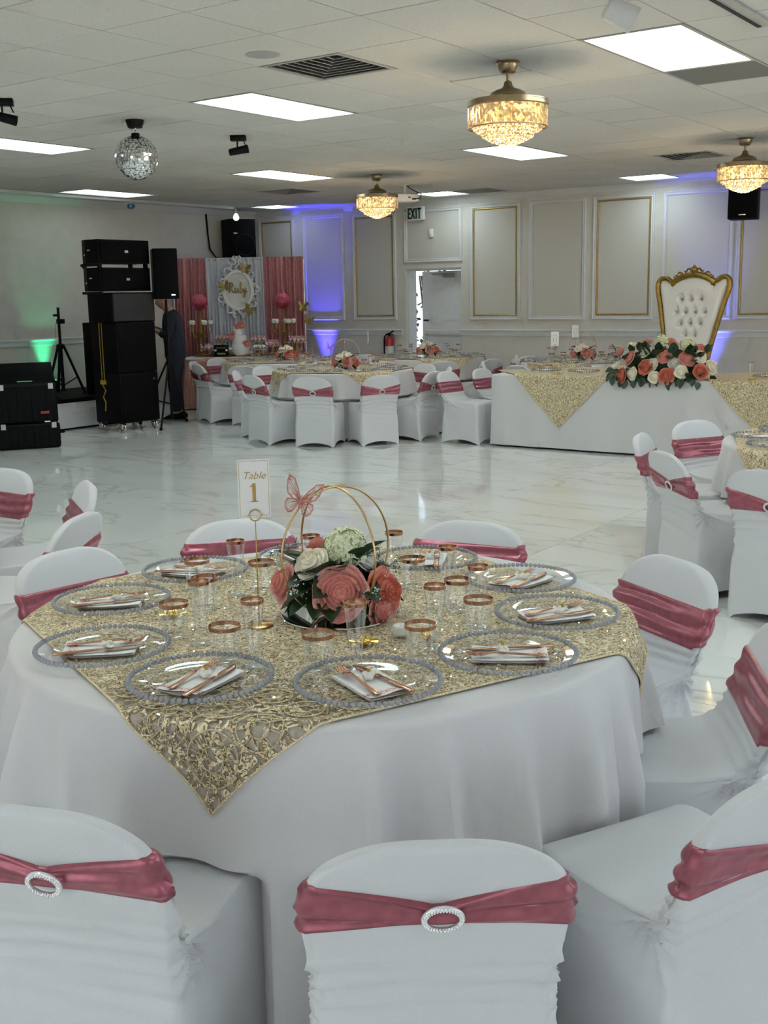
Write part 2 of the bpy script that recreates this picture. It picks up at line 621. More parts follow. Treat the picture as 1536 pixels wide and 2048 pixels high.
def tile_field(parent, name, rest_name, mesh_big, cells, m, dz, jitter):
    """cells: list of (cx, cy, w, d). The ones that show largest become objects, the others one joined part."""
    scored = []
    for (cx, cy, w, d) in cells:
        q = project((cx, cy, parent.location.z))
        ok = q is not None and -110 < q[0] < 1650 and -90 < q[1] < 2140
        scored.append((0 if ok else 1, q[2] if q else 99, cx, cy, w, d))
    scored.sort()
    n = 0
    rest = MB()
    meshes = {}
    for s in scored:
        _, _, cx, cy, w, d = s
        if s[0] == 0 and n < 296:
            key = (round(w, 3), round(d, 3))
            if key not in meshes:
                b = MB()
                b.box((0, 0, 0), (w, d, 0.012))
                meshes[key] = b.mesh(name, m, smooth=False)
            o = linked(name, meshes[key], parent, (cx, cy, dz + random.uniform(-jitter, jitter)),
                       (random.uniform(-1, 1) * jitter * 1.5, random.uniform(-1, 1) * jitter * 1.5, 0))
            n += 1
        else:
            rest.box((cx, cy, dz), (w, d, 0.012))
    if rest.v:
        r = rest.build(rest_name, m, parent, smooth=False)
        r['kind'] = 'stuff'


# ---- floor
grout = mat('grout', (0.40, 0.40, 0.38), 0.5, 0, 40, 0.1)
b = MB()
b.box(((ROOM_X0 + ROOM_X1) / 2, (ROOM_Y0 + ROOM_Y1) / 2, -0.06), (ROOM_X1 - ROOM_X0, ROOM_Y1 - ROOM_Y0, 0.10))
floor = structure(b.build('floor', grout, smooth=False), 'polished white marble-look tile floor with grey veins')
cells = []
gx = [ROOM_X0] + [-3.19 + 1.2 * k for k in range(-12, 12) if ROOM_X0 + 0.05 < -3.19 + 1.2 * k < ROOM_X1 - 0.05] + [ROOM_X1]
gy = [ROOM_Y0] + [5.87 + 0.6 * k for k in range(-30, 30) if ROOM_Y0 + 0.05 < 5.87 + 0.6 * k < ROOM_Y1 - 0.05] + [ROOM_Y1]
for i in range(len(gx) - 1):
    for j in range(len(gy) - 1):
        cells.append(((gx[i] + gx[i + 1]) / 2, (gy[j] + gy[j + 1]) / 2, gx[i + 1] - gx[i] - 0.004, gy[j + 1] - gy[j] - 0.004))
tile_field(floor, 'floor_tile', 'floor_tile_field', None, cells, M['marble'], -0.006, 0.00004)

# ---- ceiling
GX0, GY0, GS = -4.798, 4.223, 0.61
plenum = mat('ceiling_plenum', (0.10, 0.10, 0.095), 0.9, 0, 10, 0.1)
b = MB()
b.box(((ROOM_X0 + ROOM_X1) / 2, (ROOM_Y0 + ROOM_Y1) / 2, 0.065), (ROOM_X1 - ROOM_X0, ROOM_Y1 - ROOM_Y0, 0.10))
ceiling = structure(b.build('ceiling', plenum, smooth=False, loc=(0, 0, CEIL)), 'suspended ceiling of off-white acoustic tiles')
LIGHTS = []   # (j, i, ni)
for j in (-12, -7, -2, 3):
    LIGHTS += [(j, 3, 2), (j, 9, 2), (j, 15, 1)]
LIGHTS += [(-7, -3, 2), (-2, -3, 2), (3, -3, 2), (8, 3, 2), (8, -3, 2), (-7, -9, 2), (-2, -9, 2), (3, -9, 2)]  # panels out of view, added for more overhead light in the foreground
LIGHTS.remove((-12, 3, 2))
LIGHTS.remove((3, 15, 1))
LIGHTS.remove((3, 9, 2))
DARK = [(3, 5), (-6, 15)]      # grey return air grilles
VENTS = [(0, 2), (0, 12), (-9, 12)]
used = set()
for (j, i, n) in LIGHTS:
    for k in range(n):
        used.add((j, i + k))
for q in DARK + VENTS:
    used.add(q)
cells = []
jx = [ROOM_X0] + [GX0 + GS * k for k in range(-40, 40) if ROOM_X0 + 0.03 < GX0 + GS * k < ROOM_X1 - 0.03] + [ROOM_X1]
iy = [ROOM_Y0] + [GY0 + GS * k for k in range(-40, 40) if ROOM_Y0 + 0.03 < GY0 + GS * k < ROOM_Y1 - 0.03] + [ROOM_Y1]
for a in range(len(jx) - 1):
    for c in range(len(iy) - 1):
        cx, cy = (jx[a] + jx[a + 1]) / 2, (iy[c] + iy[c + 1]) / 2
        jj, ii = math.floor((cx - GX0) / GS), math.floor((cy - GY0) / GS)
        if (jj, ii) in used:
            continue
        cells.append((cx, cy, jx[a + 1] - jx[a] - 0.0075, iy[c + 1] - iy[c] - 0.0075))
tile_field(ceiling, 'ceiling_tile', 'ceiling_tile_field', None, cells, M['ceiling'], 0.006, 0.0012)
for o in ceiling.children:      # one tile by the nearest fan lamp has slipped
    if abs(o.location.x + 3.883) < .05 and abs(o.location.y - 6.358) < .05 and not o.get('kind'):
        o.rotation_euler = (0.0, 0.016, 0.0)
        o.location.x -= 0.009
        o.location.z += 0.004

# ---- ceiling light panels
frame_m = mat('light_frame', (0.42, 0.42, 0.38), 0.5, 0.2, 30, 0.08)


def light_panel(j, i, n, label):
    w, d = GS, GS * n
    cx, cy = GX0 + GS * j + w / 2, GY0 + GS * i + d / 2
    t = thing('ceiling_light', label, 'ceiling light', (cx, cy, CEIL), group='fluorescent ceiling panels')
    b = MB()
    e = 0.022
    b.box((0, d / 2 - e / 2 - 0.003, 0.004), (w - 0.006, e, 0.016))
    b.box((0, -d / 2 + e / 2 + 0.003, 0.004), (w - 0.006, e, 0.016))
    b.box((w / 2 - e / 2 - 0.003, 0, 0.004), (e, d - 2 * e - 0.006, 0.016))
    b.box((-w / 2 + e / 2 + 0.003, 0, 0.004), (e, d - 2 * e - 0.006, 0.016))
    b.build('frame', frame_m, t, smooth=False)
    b = MB()
    b.box((0, 0, 0.009), (w - 2 * e - 0.006, d - 2 * e - 0.006, 0.006))
    b.build('diffuser', M['panel_dim' if j == -12 else 'panel_light'], t, smooth=False)


LNAMES = {(3, 3): 'large lit ceiling panel at the upper right beside the dark grille', (-2, 3): 'long lit ceiling panel below the square louvred vent',
          (-7, 3): 'lit ceiling panel cut off by the left picture edge', (-2, 9): 'lit ceiling panel right below the nearest crystal fan lamp',
          (-7, 9): 'lit ceiling panel right of the black ceiling spotlight', (-12, 9): 'lit ceiling panel nearest the green-lit left wall',
          (-7, 15): 'small lit ceiling panel beside the projector', (-12, 15): 'small lit ceiling panel above the corner loudspeaker',
          (-7, -3): 'unseen ceiling panel added for light, left behind the camera', (-2, -3): 'unseen ceiling panel added for light, just behind the camera', (3, -3): 'unseen ceiling panel added for light, right behind the camera', (8, 3): 'unseen ceiling panel added for light, beyond the right picture edge',
          (8, -3): 'unseen ceiling panel added for light, far right behind the camera', (-7, -9): 'unseen ceiling panel added for light, at the back left of the hall behind the camera', (-2, -9): 'unseen ceiling panel added for light, at the back of the hall behind the camera',
          (3, -9): 'unseen ceiling panel added for light, at the back right of the hall behind the camera', (-2, 15): 'small lit ceiling panel above the second-right gold wall panel'}
for (j, i, n) in LIGHTS:
    light_panel(j, i, n, LNAMES[(j, i)])

# ---- vents and grilles
vent_m = mat('vent_metal', (0.42, 0.42, 0.41), 0.5, 0.1, 30, 0.08)
ventdark = mat('vent_dark', (0.03, 0.03, 0.03), 0.8, 0, 30, 0.2)
VN = {(0, 2): 'square louvred ceiling vent beside the round flush speaker', (0, 12): 'ceiling vent left of the far right crystal fan lamp',
      (-9, 12): 'far ceiling vent below the middle light panel', (-12, 2): 'ceiling vent beyond the left picture edge'}
for (j, i) in VENTS:
    cx, cy = GX0 + GS * (j + .5), GY0 + GS * (i + .5)
    t = thing('ceiling_vent', VN[(j, i)], 'vent', (cx, cy, CEIL), group='louvred ceiling vents')
    h = GS / 2 - 0.004
    b = MB()
    b.box((0, 0, 0.012), (2 * h, 2 * h, 0.004))
    b.build('backing', ventdark, t, smooth=False)
    b = MB()
    for sx, sy, w, d in ((0, 1, 2 * h, .03), (0, -1, 2 * h, .03), (1, 0, .03, 2 * h - .06), (-1, 0, .03, 2 * h - .06)):
        b.box((sx * (h - .015), sy * (h - .015), 0.002), (w, d, 0.012))
    b.build('frame', vent_m, t, smooth=False)
    # corner pattern: slats run two ways and meet on the diagonal (two-way corner diffuser)
    for k in range(8):
        p = -h + 0.055 + k * 0.062
        L = (h - 0.035) - p
        b = MB()
        R = Matrix.Rotation(0.6, 3, 'X')
        b.box((p + L / 2, -p, 0.0), (L, 0.030, 0.003), rot=R)
        R = Matrix.Rotation(0.6, 3, 'Y')
        b.box((p, -p - L / 2 - 0.015, 0.0), (0.030, L, 0.003), rot=R)
        b.build('slat', vent_m, t, smooth=False)
grille_m = mat('return_grille', (0.20, 0.20, 0.19), 0.7, 0.1, 420, 0.5, 0.6, 420)
DN = {(3, 5): 'dark grey ceiling grille next to the large right light panel', (-6, 15): 'grey ceiling grille by the wall above the exit sign area', (-12, 5): 'grey ceiling grille beyond the left edge'}
for (j, i) in DARK:
    cx, cy = GX0 + GS * (j + .5), GY0 + GS * (i + .5)
    t = thing('return_grille', DN[(j, i)], 'grille', (cx, cy, CEIL))
    b = MB()
    b.box((0, 0, 0.006), (GS - 0.03, GS - 0.03, 0.008))
    b.build('perforated_face', grille_m, t, smooth=False)
    b = MB()
    h = GS / 2 - 0.003
    for sx, sy, w, d in ((0, 1, 2 * h, .014), (0, -1, 2 * h, .014), (1, 0, .014, 2 * h - .028), (-1, 0, .014, 2 * h - .028)):
        b.box((sx * (h - .007), sy * (h - .007), 0.003), (w, d, 0.012))
    b.build('frame', vent_m, t, smooth=False)
b = MB()
b.lathe([(0.0, -0.006), (0.085, -0.006), (0.10, -0.003), (0.104, 0.002)], 32)
o = b.build('ceiling_speaker', mat('speaker_cover', (0.40, 0.40, 0.385), 0.8, 0, 300, 0.1, 0.4, 500), loc=(-4.55, 5.203, CEIL))
tag(o, 'flush round grey speaker in the ceiling left of the louvred vent', 'speaker')
t = thing('slot_diffuser', 'long dark air slot in the ceiling at the top right corner', 'vent', (-2.06, 5.75, CEIL - 0.003))
b = MB()
b.box((0.035, 0, -0.004), (0.09, 1.25, 0.010))
b.build('frame', vent_m, t, smooth=False)
b = MB()
b.box((0.008, 0, -0.011), (0.020, 1.2, 0.006))
b.build('slot', ventdark, t, smooth=False)

# ---- walls
WT = 0.25
DX0, DX1, DZ = -9.80, -8.81, 1.965


def wall(name, boxes, label=None, m=None):
    b = MB()
    for x0, x1, y0, y1, z0, z1 in boxes:
        b.box(((x0 + x1) / 2, (y0 + y1) / 2, (z0 + z1) / 2), (x1 - x0, y1 - y0, z1 - z0))
    return structure(b.build(name, m or M['wall'], smooth=False), label)


Yb = ROOM_Y1
wall_back = wall('wall_back', [(ROOM_X0 - WT, DX0, Yb, Yb + WT, -0.01, CEIL + .1), (DX1, ROOM_X1 + WT, Yb, Yb + WT, -0.01, CEIL + .1),
                               (DX0, DX1, Yb, Yb + WT, DZ, CEIL + .1)], 'pale grey far wall with moulded panels')
wall_left = wall('wall_left', [(ROOM_X0 - WT, ROOM_X0, ROOM_Y0 - WT, Yb, -0.01, CEIL + .1)], 'plain pale grey left wall')
wall_right = wall('wall_right', [(ROOM_X1, ROOM_X1 + WT, ROOM_Y0 - WT, -0.2, -0.01, CEIL + .1), (ROOM_X1, ROOM_X1 + WT, 4.4, 6.3, -0.01, CEIL + .1),
                                 (ROOM_X1, ROOM_X1 + WT, 10.9, Yb, -0.01, CEIL + .1), (ROOM_X1, ROOM_X1 + WT, -0.2, 4.4, -0.01, .55),
                                 (ROOM_X1, ROOM_X1 + WT, -0.2, 4.4, 2.55, CEIL + .1), (ROOM_X1, ROOM_X1 + WT, 6.3, 10.9, -0.01, .55),
                                 (ROOM_X1, ROOM_X1 + WT, 6.3, 10.9, 2.55, CEIL + .1)])
wall_front = wall('wall_front', [(ROOM_X0, -4.0, ROOM_Y0 - WT, ROOM_Y0, -0.01, CEIL + .1), (3.2, ROOM_X1, ROOM_Y0 - WT, ROOM_Y0, -0.01, CEIL + .1),
                                 (-4.0, 3.2, ROOM_Y0 - WT, ROOM_Y0, -0.01, .15), (-4.0, 3.2, ROOM_Y0 - WT, ROOM_Y0, 2.55, CEIL + .1)])


def window(name, axis, a0, a1, z0, z1, pos, nm):
    b = MB()
    e = 0.05
    segs = [(a0, a1, z0, z0 + e), (a0, a1, z1 - e, z1)] + [(a0 + (a1 - a0) * k / nm - e / 2 + (e / 2 if k == 0 else 0) - (e / 2 if k == nm else 0),
                                                         a0 + (a1 - a0) * k / nm + e / 2 + (e / 2 if k == 0 else 0) - (e / 2 if k == nm else 0), z0 + e, z1 - e) for k in range(nm + 1)]
    for p0, p1, q0, q1 in segs:
        if axis == 'y':
            b.box((pos, (p0 + p1) / 2, (q0 + q1) / 2), (0.07, p1 - p0, q1 - q0))
        else:
            b.box(((p0 + p1) / 2, pos, (q0 + q1) / 2), (p1 - p0, 0.07, q1 - q0))
    w = structure(b.build(name, M['trim'], smooth=False))
    for k in range(nm):
        p0, p1 = a0 + (a1 - a0) * k / nm + e, a0 + (a1 - a0) * (k + 1) / nm - e
        g = MB()
        if axis == 'y':
            g.box((pos, (p0 + p1) / 2, (z0 + z1) / 2), (0.008, p1 - p0, z1 - z0 - 2 * e))
        else:
            g.box(((p0 + p1) / 2, pos, (z0 + z1) / 2), (p1 - p0, 0.008, z1 - z0 - 2 * e))
        g.build('pane', M['glass'], w, smooth=False)


window('window_1', 'y', -0.2, 4.4, .55, 2.55, ROOM_X1 + .15, 3)
window('window_2', 'y', 6.3, 10.9, .55, 2.55, ROOM_X1 + .15, 3)
window('window_3', 'x', -4.0, 3.2, .15, 2.55, ROOM_Y0 - .15, 5)

# ---- mouldings on the far wall
PANELS = [(-12.70, -11.95, 1.21, 2.84, 1), (-11.77, -10.96, 1.21, 2.84, 0), (-10.78, -9.96, 1.21, 2.82, 1), (-9.81, -8.79, 2.05, 2.83, 0),
          (-8.66, -7.83, 1.205, 2.83, 1), (-7.70, -6.83, 1.205, 2.83, 0), (-6.73, -5.86, 1.205, 2.83, 1), (-5.75, -4.82, 1.205, 2.83, 0),
          (-4.78, -3.90, 1.205, 2.83, 1), (-3.75, -2.85, 1.205, 2.83, 0), (-2.75, -1.85, 1.205, 2.83, 1)]


def frame_ring(b, x0, x1, z0, z1, y, prof, sy=-1):
    """rectangular moulding swept round: prof = [(inset, projection)]"""
    n = len(prof)
    vs = []
    for ins, pr in prof:
        for (x, z) in ((x0 + ins, z0 + ins), (x1 - ins, z0 + ins), (x1 - ins, z1 - ins), (x0 + ins, z1 - ins)):
            vs.append((x, y + sy * pr, z))
    fs = []
    for i in range(n - 1):
        for k in range(4):
            k2 = (k + 1) % 4
            fs.append((i * 4 + k, i * 4 + k2, (i + 1) * 4 + k2, (i + 1) * 4 + k))
    b.add(vs, fs)


for (x0, x1, z0, z1, g) in PANELS:
    b = MB()
    frame_ring(b, x0, x1, z0, z1, Yb, [(0, 0), (0.002, 0.018), (0.014, 0.026), (0.030, 0.016), (0.045, 0.022), (0.055, 0.010), (0.058, 0.0)])
    fr = b.build('panel_moulding', M['trim'], wall_back)
    if g:
        b = MB()
        frame_ring(b, x0 + .056, x1 - .056, z0 + .056, z1 - .056, Yb, [(0, 0), (0, 0.014), (0.012, 0.016), (0.020, 0.010), (0.022, 0)])
        b.build('gold_liner', M['gold_trim'], fr)
    b = MB()
    e = .06 + (.02 if g else 0)
    b.box(((x0 + x1) / 2, Yb - 0.003, (z0 + z1) / 2), (x1 - x0 - 2 * e, 0.005, z1 - z0 - 2 * e))
    b.build('panel_field', M['wallpanel'], wall_back, smooth=False)


def rail(name, p0, p1, prof, ny, label=None):
    """prof = [(projection, z)] extruded between two wall points, ny = inward normal"""
    b = MB()
    vs = []
    for (px, py) in (p0, p1):
        for pr, z in prof:
            vs.append((px + ny[0] * pr, py + ny[1] * pr, z))
    n = len(prof)
    fs = [(i, i + 1, n + i + 1, n + i) for i in range(n - 1)] + [tuple(range(n)), tuple(range(2 * n - 1, n - 1, -1))]
    b.add(vs, fs)
    return structure(b.build(name, M['trim']), label)


RAILP = [(0, 0.978), (0.020, 0.984), (0.022, 1.035), (0.034, 1.045), (0.038, 1.062), (0.030, 1.072), (0, 1.074)]
rail('trim_1', (ROOM_X0, Yb), (DX0 - 0.06, Yb), RAILP, (0, -1), 'white chair rail along the far wall left of the door')
rail('trim_2', (DX1 + 0.0, Yb), (ROOM_X1, Yb), RAILP, (0, -1), 'white chair rail along the far wall right of the door')
rail('trim_3', (ROOM_X0, ROOM_Y0), (ROOM_X0, Yb), [(p, z + 0.015) for p, z in RAILP], (1, 0), 'white chair rail along the left wall')
CR = [(0, CEIL - 0.085), (0.012, CEIL - 0.08), (0.03, CEIL - 0.04), (0.06, CEIL - 0.012), (0.062, CEIL - 0.001), (0, CEIL - 0.001)]
rail('trim_4', (ROOM_X0, ROOM_Y0), (ROOM_X0, Yb), CR, (1, 0), 'crown moulding along the left wall')
rail('trim_5', (ROOM_X0, Yb), (ROOM_X1, Yb), [(p * .5, z) for p, z in CR], (0, -1), 'thin crown moulding along the far wall')
BB = [(0, 0), (0.014, 0), (0.014, 0.09), (0.006, 0.105), (0, 0.105)]
structure(rail('baseboard_back', (DX1 + .06, Yb), (ROOM_X1, Yb), BB, (0, -1)))
structure(rail('baseboard_back', (ROOM_X0, Yb), (DX0 - .06, Yb), BB, (0, -1)))
structure(rail('baseboard_left', (ROOM_X0, ROOM_Y0), (ROOM_X0, Yb), BB, (1, 0)))
# hanging rail that runs parallel to the left wall under the ceiling
b = MB()
b.box((-12.22, 8.0, CEIL - 0.02), (0.05, 10.3, 0.035))
o = structure(b.build('trim_6', M['trim'], smooth=False), 'white curtain rail on the ceiling parallel to the left wall')

# ---- exit door, ajar
t = bpy.data.objects.new('door_1', None)
COL.objects.link(t)
t.location = (DX1 - 0.02, Yb + 0.17, 0)
t.rotation_euler = (0, 0, math.radians(-9))
structure(t, 'pale exit door standing ajar with daylight in the gap')
dw = 0.86
doorm = mat('door_paint', (0.74, 0.75, 0.76), 0.5, 0, 20, 0.03)
rbox('door_leaf', (dw, 0.045, DZ - 0.05), 0.004, doorm, t, (-dw / 2, 0, (DZ - 0.05) / 2 + 0.01))
rbox('panic_bar', (dw * .86, 0.05, 0.085), 0.012, M['trim'], t, (-dw / 2, -0.05, 1.02))
b = MB()
b.box((-dw * .35, -0.035, DZ - 0.10), (0.22, 0.05, 0.06))
b.box((-dw * .55, -0.07, DZ - 0.08), (0.26, 0.018, 0.012), rz=0.2)
b.build('door_closer', M['steel'], t, smooth=False)
b = MB()
b.tube([(-dw + .07, -0.03, 1.2), (-dw + .07, -0.07, 1.2), (-dw + .16, -0.07, 1.2)], 0.011)
b.build('door_handle', M['blackmetal'], t)
b = MB()
for z in (0.3, 1.0, 1.75):
    b.box((0.005, -0.02, z), (0.02, 0.03, 0.11))
b.build('hinge', M['steel'], t, smooth=False)
b = MB()
b.box((DX0 + 0.02, Yb + .13, DZ / 2), (0.04, 0.20, DZ))
b.box((DX1 - 0.006, Yb + .06, DZ / 2), (0.012, 0.10, DZ))
b.box(((DX0 + DX1) / 2, Yb + .13, DZ - 0.015), (DX1 - DX0 - 0.08, 0.20, 0.03))
structure(b.build('trim_7', M['trim'], smooth=False), 'white door jamb')
b = MB()
b.box((-9.3, Yb + WT + 6.0, -0.05), (30, 12, 0.06))
structure(b.build('ground_outside', mat('concrete', (0.45, 0.45, 0.43), 0.9, 0, 8, 0.15, 0.3, 60), smooth=False))


def uplight(loc, aim, col, power, ang, label):
    t = thing('uplight', label, 'lamp', loc)
    b = MB()
    b.lathe([(0.0, 0.02), (0.075, 0.02), (0.085, 0.035), (0.085, 0.13), (0.078, 0.14), (0.0, 0.14)], 20)
    b.build('housing', M['blackmetal'], t)
    b = MB()
    b.lathe([(0.0, 0.1425), (0.07, 0.1425), (0.072, 0.141)], 20)
    b.build('lens', emission('uplight_lens', col, 6.0), t)
    b = MB()
    b.tube([(-0.1, 0, 0.09), (-0.1, 0, 0.008), (0.1, 0, 0.008), (0.1, 0, 0.09)], 0.008)
    b.build('bracket', M['blackmetal'], t)
    d = bpy.data.lights.new('uplight_beam', 'SPOT')
    d.energy = power
    d.color = col
    d.spot_size = math.radians(ang)
    d.spot_blend = 0.6
    d.shadow_soft_size = 0.06
    o = bpy.data.objects.new('uplight_beam', d)
    COL.objects.link(o)
    o.location = Vector(loc) + Vector((0, 0, 0.17))
    o.rotation_euler = Vector(aim).to_track_quat('-Z', 'Y').to_euler()
    return t


uplight((-11.35, Yb - 0.20, 0), (0, 0.10, 1), (0.06, 0.05, 1.0), 420, 34, 'small round uplight throwing blue light up the wall by the pink backdrop')
uplight((-5.05, Yb - 0.22, 0), (0, 0.10, 1), (0.09, 0.11, 1.0), 210, 36, 'small round uplight throwing blue light up the wall behind the throne')
uplight((ROOM_X0 + 0.135, 9.86, 0.385), (-0.16, 0, 1), (0.05, 1.0, 0.42), 26, 46, 'small round uplight throwing green light up the left wall')

# ================================================================== COVERED CHAIRS
def _interp(path, t):
    """path = [(t, a, b)] piecewise smooth"""
    ts = [p[0] for p in path]
    a = np.interp(t, ts, [p[1] for p in path])
    b_ = np.interp(t, ts, [p[2] for p in path])
    return a, b_


F_PATH = [(0.00, .235, 0.0), (.10, .226, .10), (.22, .218, .27), (.30, .215, .39), (.33, .212, .420), (.35, .200, .437), (.37, .175, .445), (.43, .08, .447), (.50, -.02, .446),
          (.56, -.10, .450), (.60, -.150, .462), (.64, -.180, .487), (.68, -.200, .520), (.78, -.235, .600), (.88, -.266, .680), (.95, -.284, .728), (.985, -.294, .748), (1.0, -.302, .754)]
R_PATH = [(0.00, -.245, 0.0), (.10, -.238, .08), (.22, -.230, .20), (.30, -.225, .28), (.35, -.222, .32), (.43, -.220, .36), (.50, -.220, .39),
          (.56, -.222, .42), (.60, -.226, .445), (.64, -.234, .480), (.68, -.246, .520), (.78, -.276, .605), (.88, -.306, .690), (.95, -.322, .735), (.985, -.322, .752), (1.0, -.312, .757)]


def _smooth(v, k=3):
    v = np.asarray(v, float)
    for _ in range(k):
        w = v.copy()
        w[1:-1] = (v[:-2] + 2 * v[1:-1] + v[2:]) / 4
        v = w
    return v


NL, NSX, NSY, NCR = 128, 22, 20, 5


def _ridge(a):
    return 1 - 2 * np.abs(np.sin(a / 2)) ** 0.75


def chair_cover(seed):
    rg = np.random.default_rng(seed)
    ts = np.linspace(0, 1, NL)
    fy, fz = _interp(F_PATH, ts)
    ry, rz = _interp(R_PATH, ts)
    fy, fz, ry, rz = _smooth(fy), _smooth(fz), _smooth(ry), _smooth(rz)
    ph = rg.uniform(0, 6.28, 12)
    loops = []
    for k in range(NL):
        t = ts[k]
        zz = (fz[k] + rz[k]) / 2
        w = 0.218 - 0.012 * math.exp(-((zz - 0.43) / 0.07) ** 2)
        if zz > 0.585:
            q = min(1.0, (zz - 0.585) / 0.172)
            w = 0.218 * max(0.0, 1 - q ** 3.4) ** (1 / 2.3)
            w = max(w, 0.05)
        L = math.hypot(fy[k] - ry[k], fz[k] - rz[k])
        rad = min(0.026, L * 0.48, w * 0.6)
        # rounded rectangle in (x, s): s from rear (0) to front (L)
        pts = []

        def corner(cx, cs, a0):
            for i in range(NCR):
                a = a0 + (PI / 2) * i / (NCR - 1)
                pts.append((cx + rad * math.cos(a), cs + rad * math.sin(a)))
        corner(-w + rad, rad, PI)
        for i in range(1, NSX + 1):
            pts.append((-w + rad + (2 * w - 2 * rad) * i / (NSX + 1), 0.0))
        corner(w - rad, rad, 1.5 * PI)
        for i in range(1, NSY + 1):
            pts.append((w, rad + (L - 2 * rad) * i / (NSY + 1)))
        corner(w - rad, L - rad, 0.0)
        for i in range(1, NSX + 1):
            pts.append((w - rad - (2 * w - 2 * rad) * i / (NSX + 1), L))
        corner(-w + rad, L - rad, 0.5 * PI)
        for i in range(1, NSY + 1):
            pts.append((-w, L - rad - (L - 2 * rad) * i / (NSY + 1)))
        lp = []
        dy, dz = (fy[k] - ry[k]) / max(L, 1e-6), (fz[k] - rz[k]) / max(L, 1e-6)
        for (x, s) in pts:
            y = ry[k] + dy * s
            z = rz[k] + dz * s
            if t < 0.34:          # hem arches between the four feet
                u = max(0.0, 1 - t / 0.34)
                ax = 1 - min(1.0, abs(x) / w) ** 2
                ay = 1 - min(1.0, abs(2 * s / L - 1)) ** 2
                onx = abs(abs(x) - w) < 0.03
                lift = 0.045 * (ay if onx else ax)
                z += lift * u ** 1.6
                # stretched cloth pulls in between the feet
                pull = 0.022 * u * (1 - u * .4)
                if onx:
                    x -= math.copysign(pull * ay, x)
                else:
                    y -= math.copysign(pull * ax * .8, s - L / 2)
            lp.append((x, y, z))
        loops.append(lp)
    P = np.array(loops)                     # NL x NP x 3
    NP = P.shape[1]
    # wrinkles: displace along approximate normals
    du = np.roll(P, -1, 1) - np.roll(P, 1, 1)
    dv = np.gradient(P, axis=0)
    N = np.cross(du, dv)
    N /= np.linalg.norm(N, axis=2, keepdims=True) + 1e-9
    X, Y, Z = P[..., 0], P[..., 1], P[..., 2]
    front = ((N[..., 1] > 0.3) | (N[..., 2] > .5)).astype(float)
    rear = (N[..., 1] < -0.5).astype(float)
    side = (np.abs(N[..., 0]) > 0.55).astype(float)
    D = np.zeros_like(X)
    # gathers below the sash, front of the back rest
    env = np.exp(-((Z - 0.50) / 0.038) ** 2) * (Y < -0.12)
    D += front * env * 0.0060 * _ridge(2 * PI * Z / 0.024 + 1.6 * np.sin(X * 8 + ph[0]) + ph[1])
    # folds fanning out of the crook between seat and back on both sides
    cy, cz = -0.165, 0.452
    ang = np.arctan2(Z - cz, Y - cy)
    dist = np.hypot(Z - cz, Y - cy)
    env = np.exp(-(dist / 0.13) ** 2) * np.clip(dist / 0.03, 0, 1)
    D += side * env * 0.0085 * _ridge(13 * ang + ph[2] + 1.2 * np.sin(14 * dist))
    # soft horizontal swags on the rear
    env = np.exp(-((Z - 0.470) / 0.06) ** 2) * (0.45 + 0.55 * np.clip(np.abs(X) / .2, 0, 1))
    D += rear * env * 0.0085 * _ridge(2 * PI * (Z + 0.05 * X * rg.uniform(-1, 1) + 0.05 * X * X * 6) / 0.043 + ph[3])
    D += rear * np.exp(-((Z - 0.36) / 0.05) ** 2) * 0.0022 * np.sin(2 * PI * (Z + 0.12 * X) / 0.06 + ph[4])
    # edge of the seat pan pressing through at the rear
    D += rear * 0.0035 * (1 / (1 + np.exp(-(Z - 0.375) / 0.004)) - 0.5)
    # front apron: slight vertical tension folds
    apron = (N[..., 1] > 0.6) * (Z < 0.40)
    D += apron * 0.0018 * np.sin(2 * PI * X / 0.07 + ph[5]) * np.clip(Z / .3, 0, 1)
    # seat: shallow dish
    seat = (N[..., 2] > .7) * (Y > -.12)
    D -= seat * 0.006 * (1 - (X / .218) ** 2) * (1 - ((Y - .04) / .2) ** 2).clip(0)
    D[-4:] = 0
    P = P + N * D[..., None]
    return P, N


def cover_mesh(P, name):
    b = MB()
    nl, np_, _ = P.shape
    b.v = [tuple(map(float, q)) for q in P.reshape(-1, 3)]
    for k in range(nl - 1):
        for i in range(np_):
            j = (i + 1) % np_
            b.f.append((k * np_ + i, k * np_ + j, (k + 1) * np_ + j, (k + 1) * np_ + i))
    # close the top ridge by zipping the two long sides
    o = (nl - 1) * np_
    b.f.append(tuple(o + i for i in range(np_)))
    me = b.mesh(name, M['cover'])
    return me


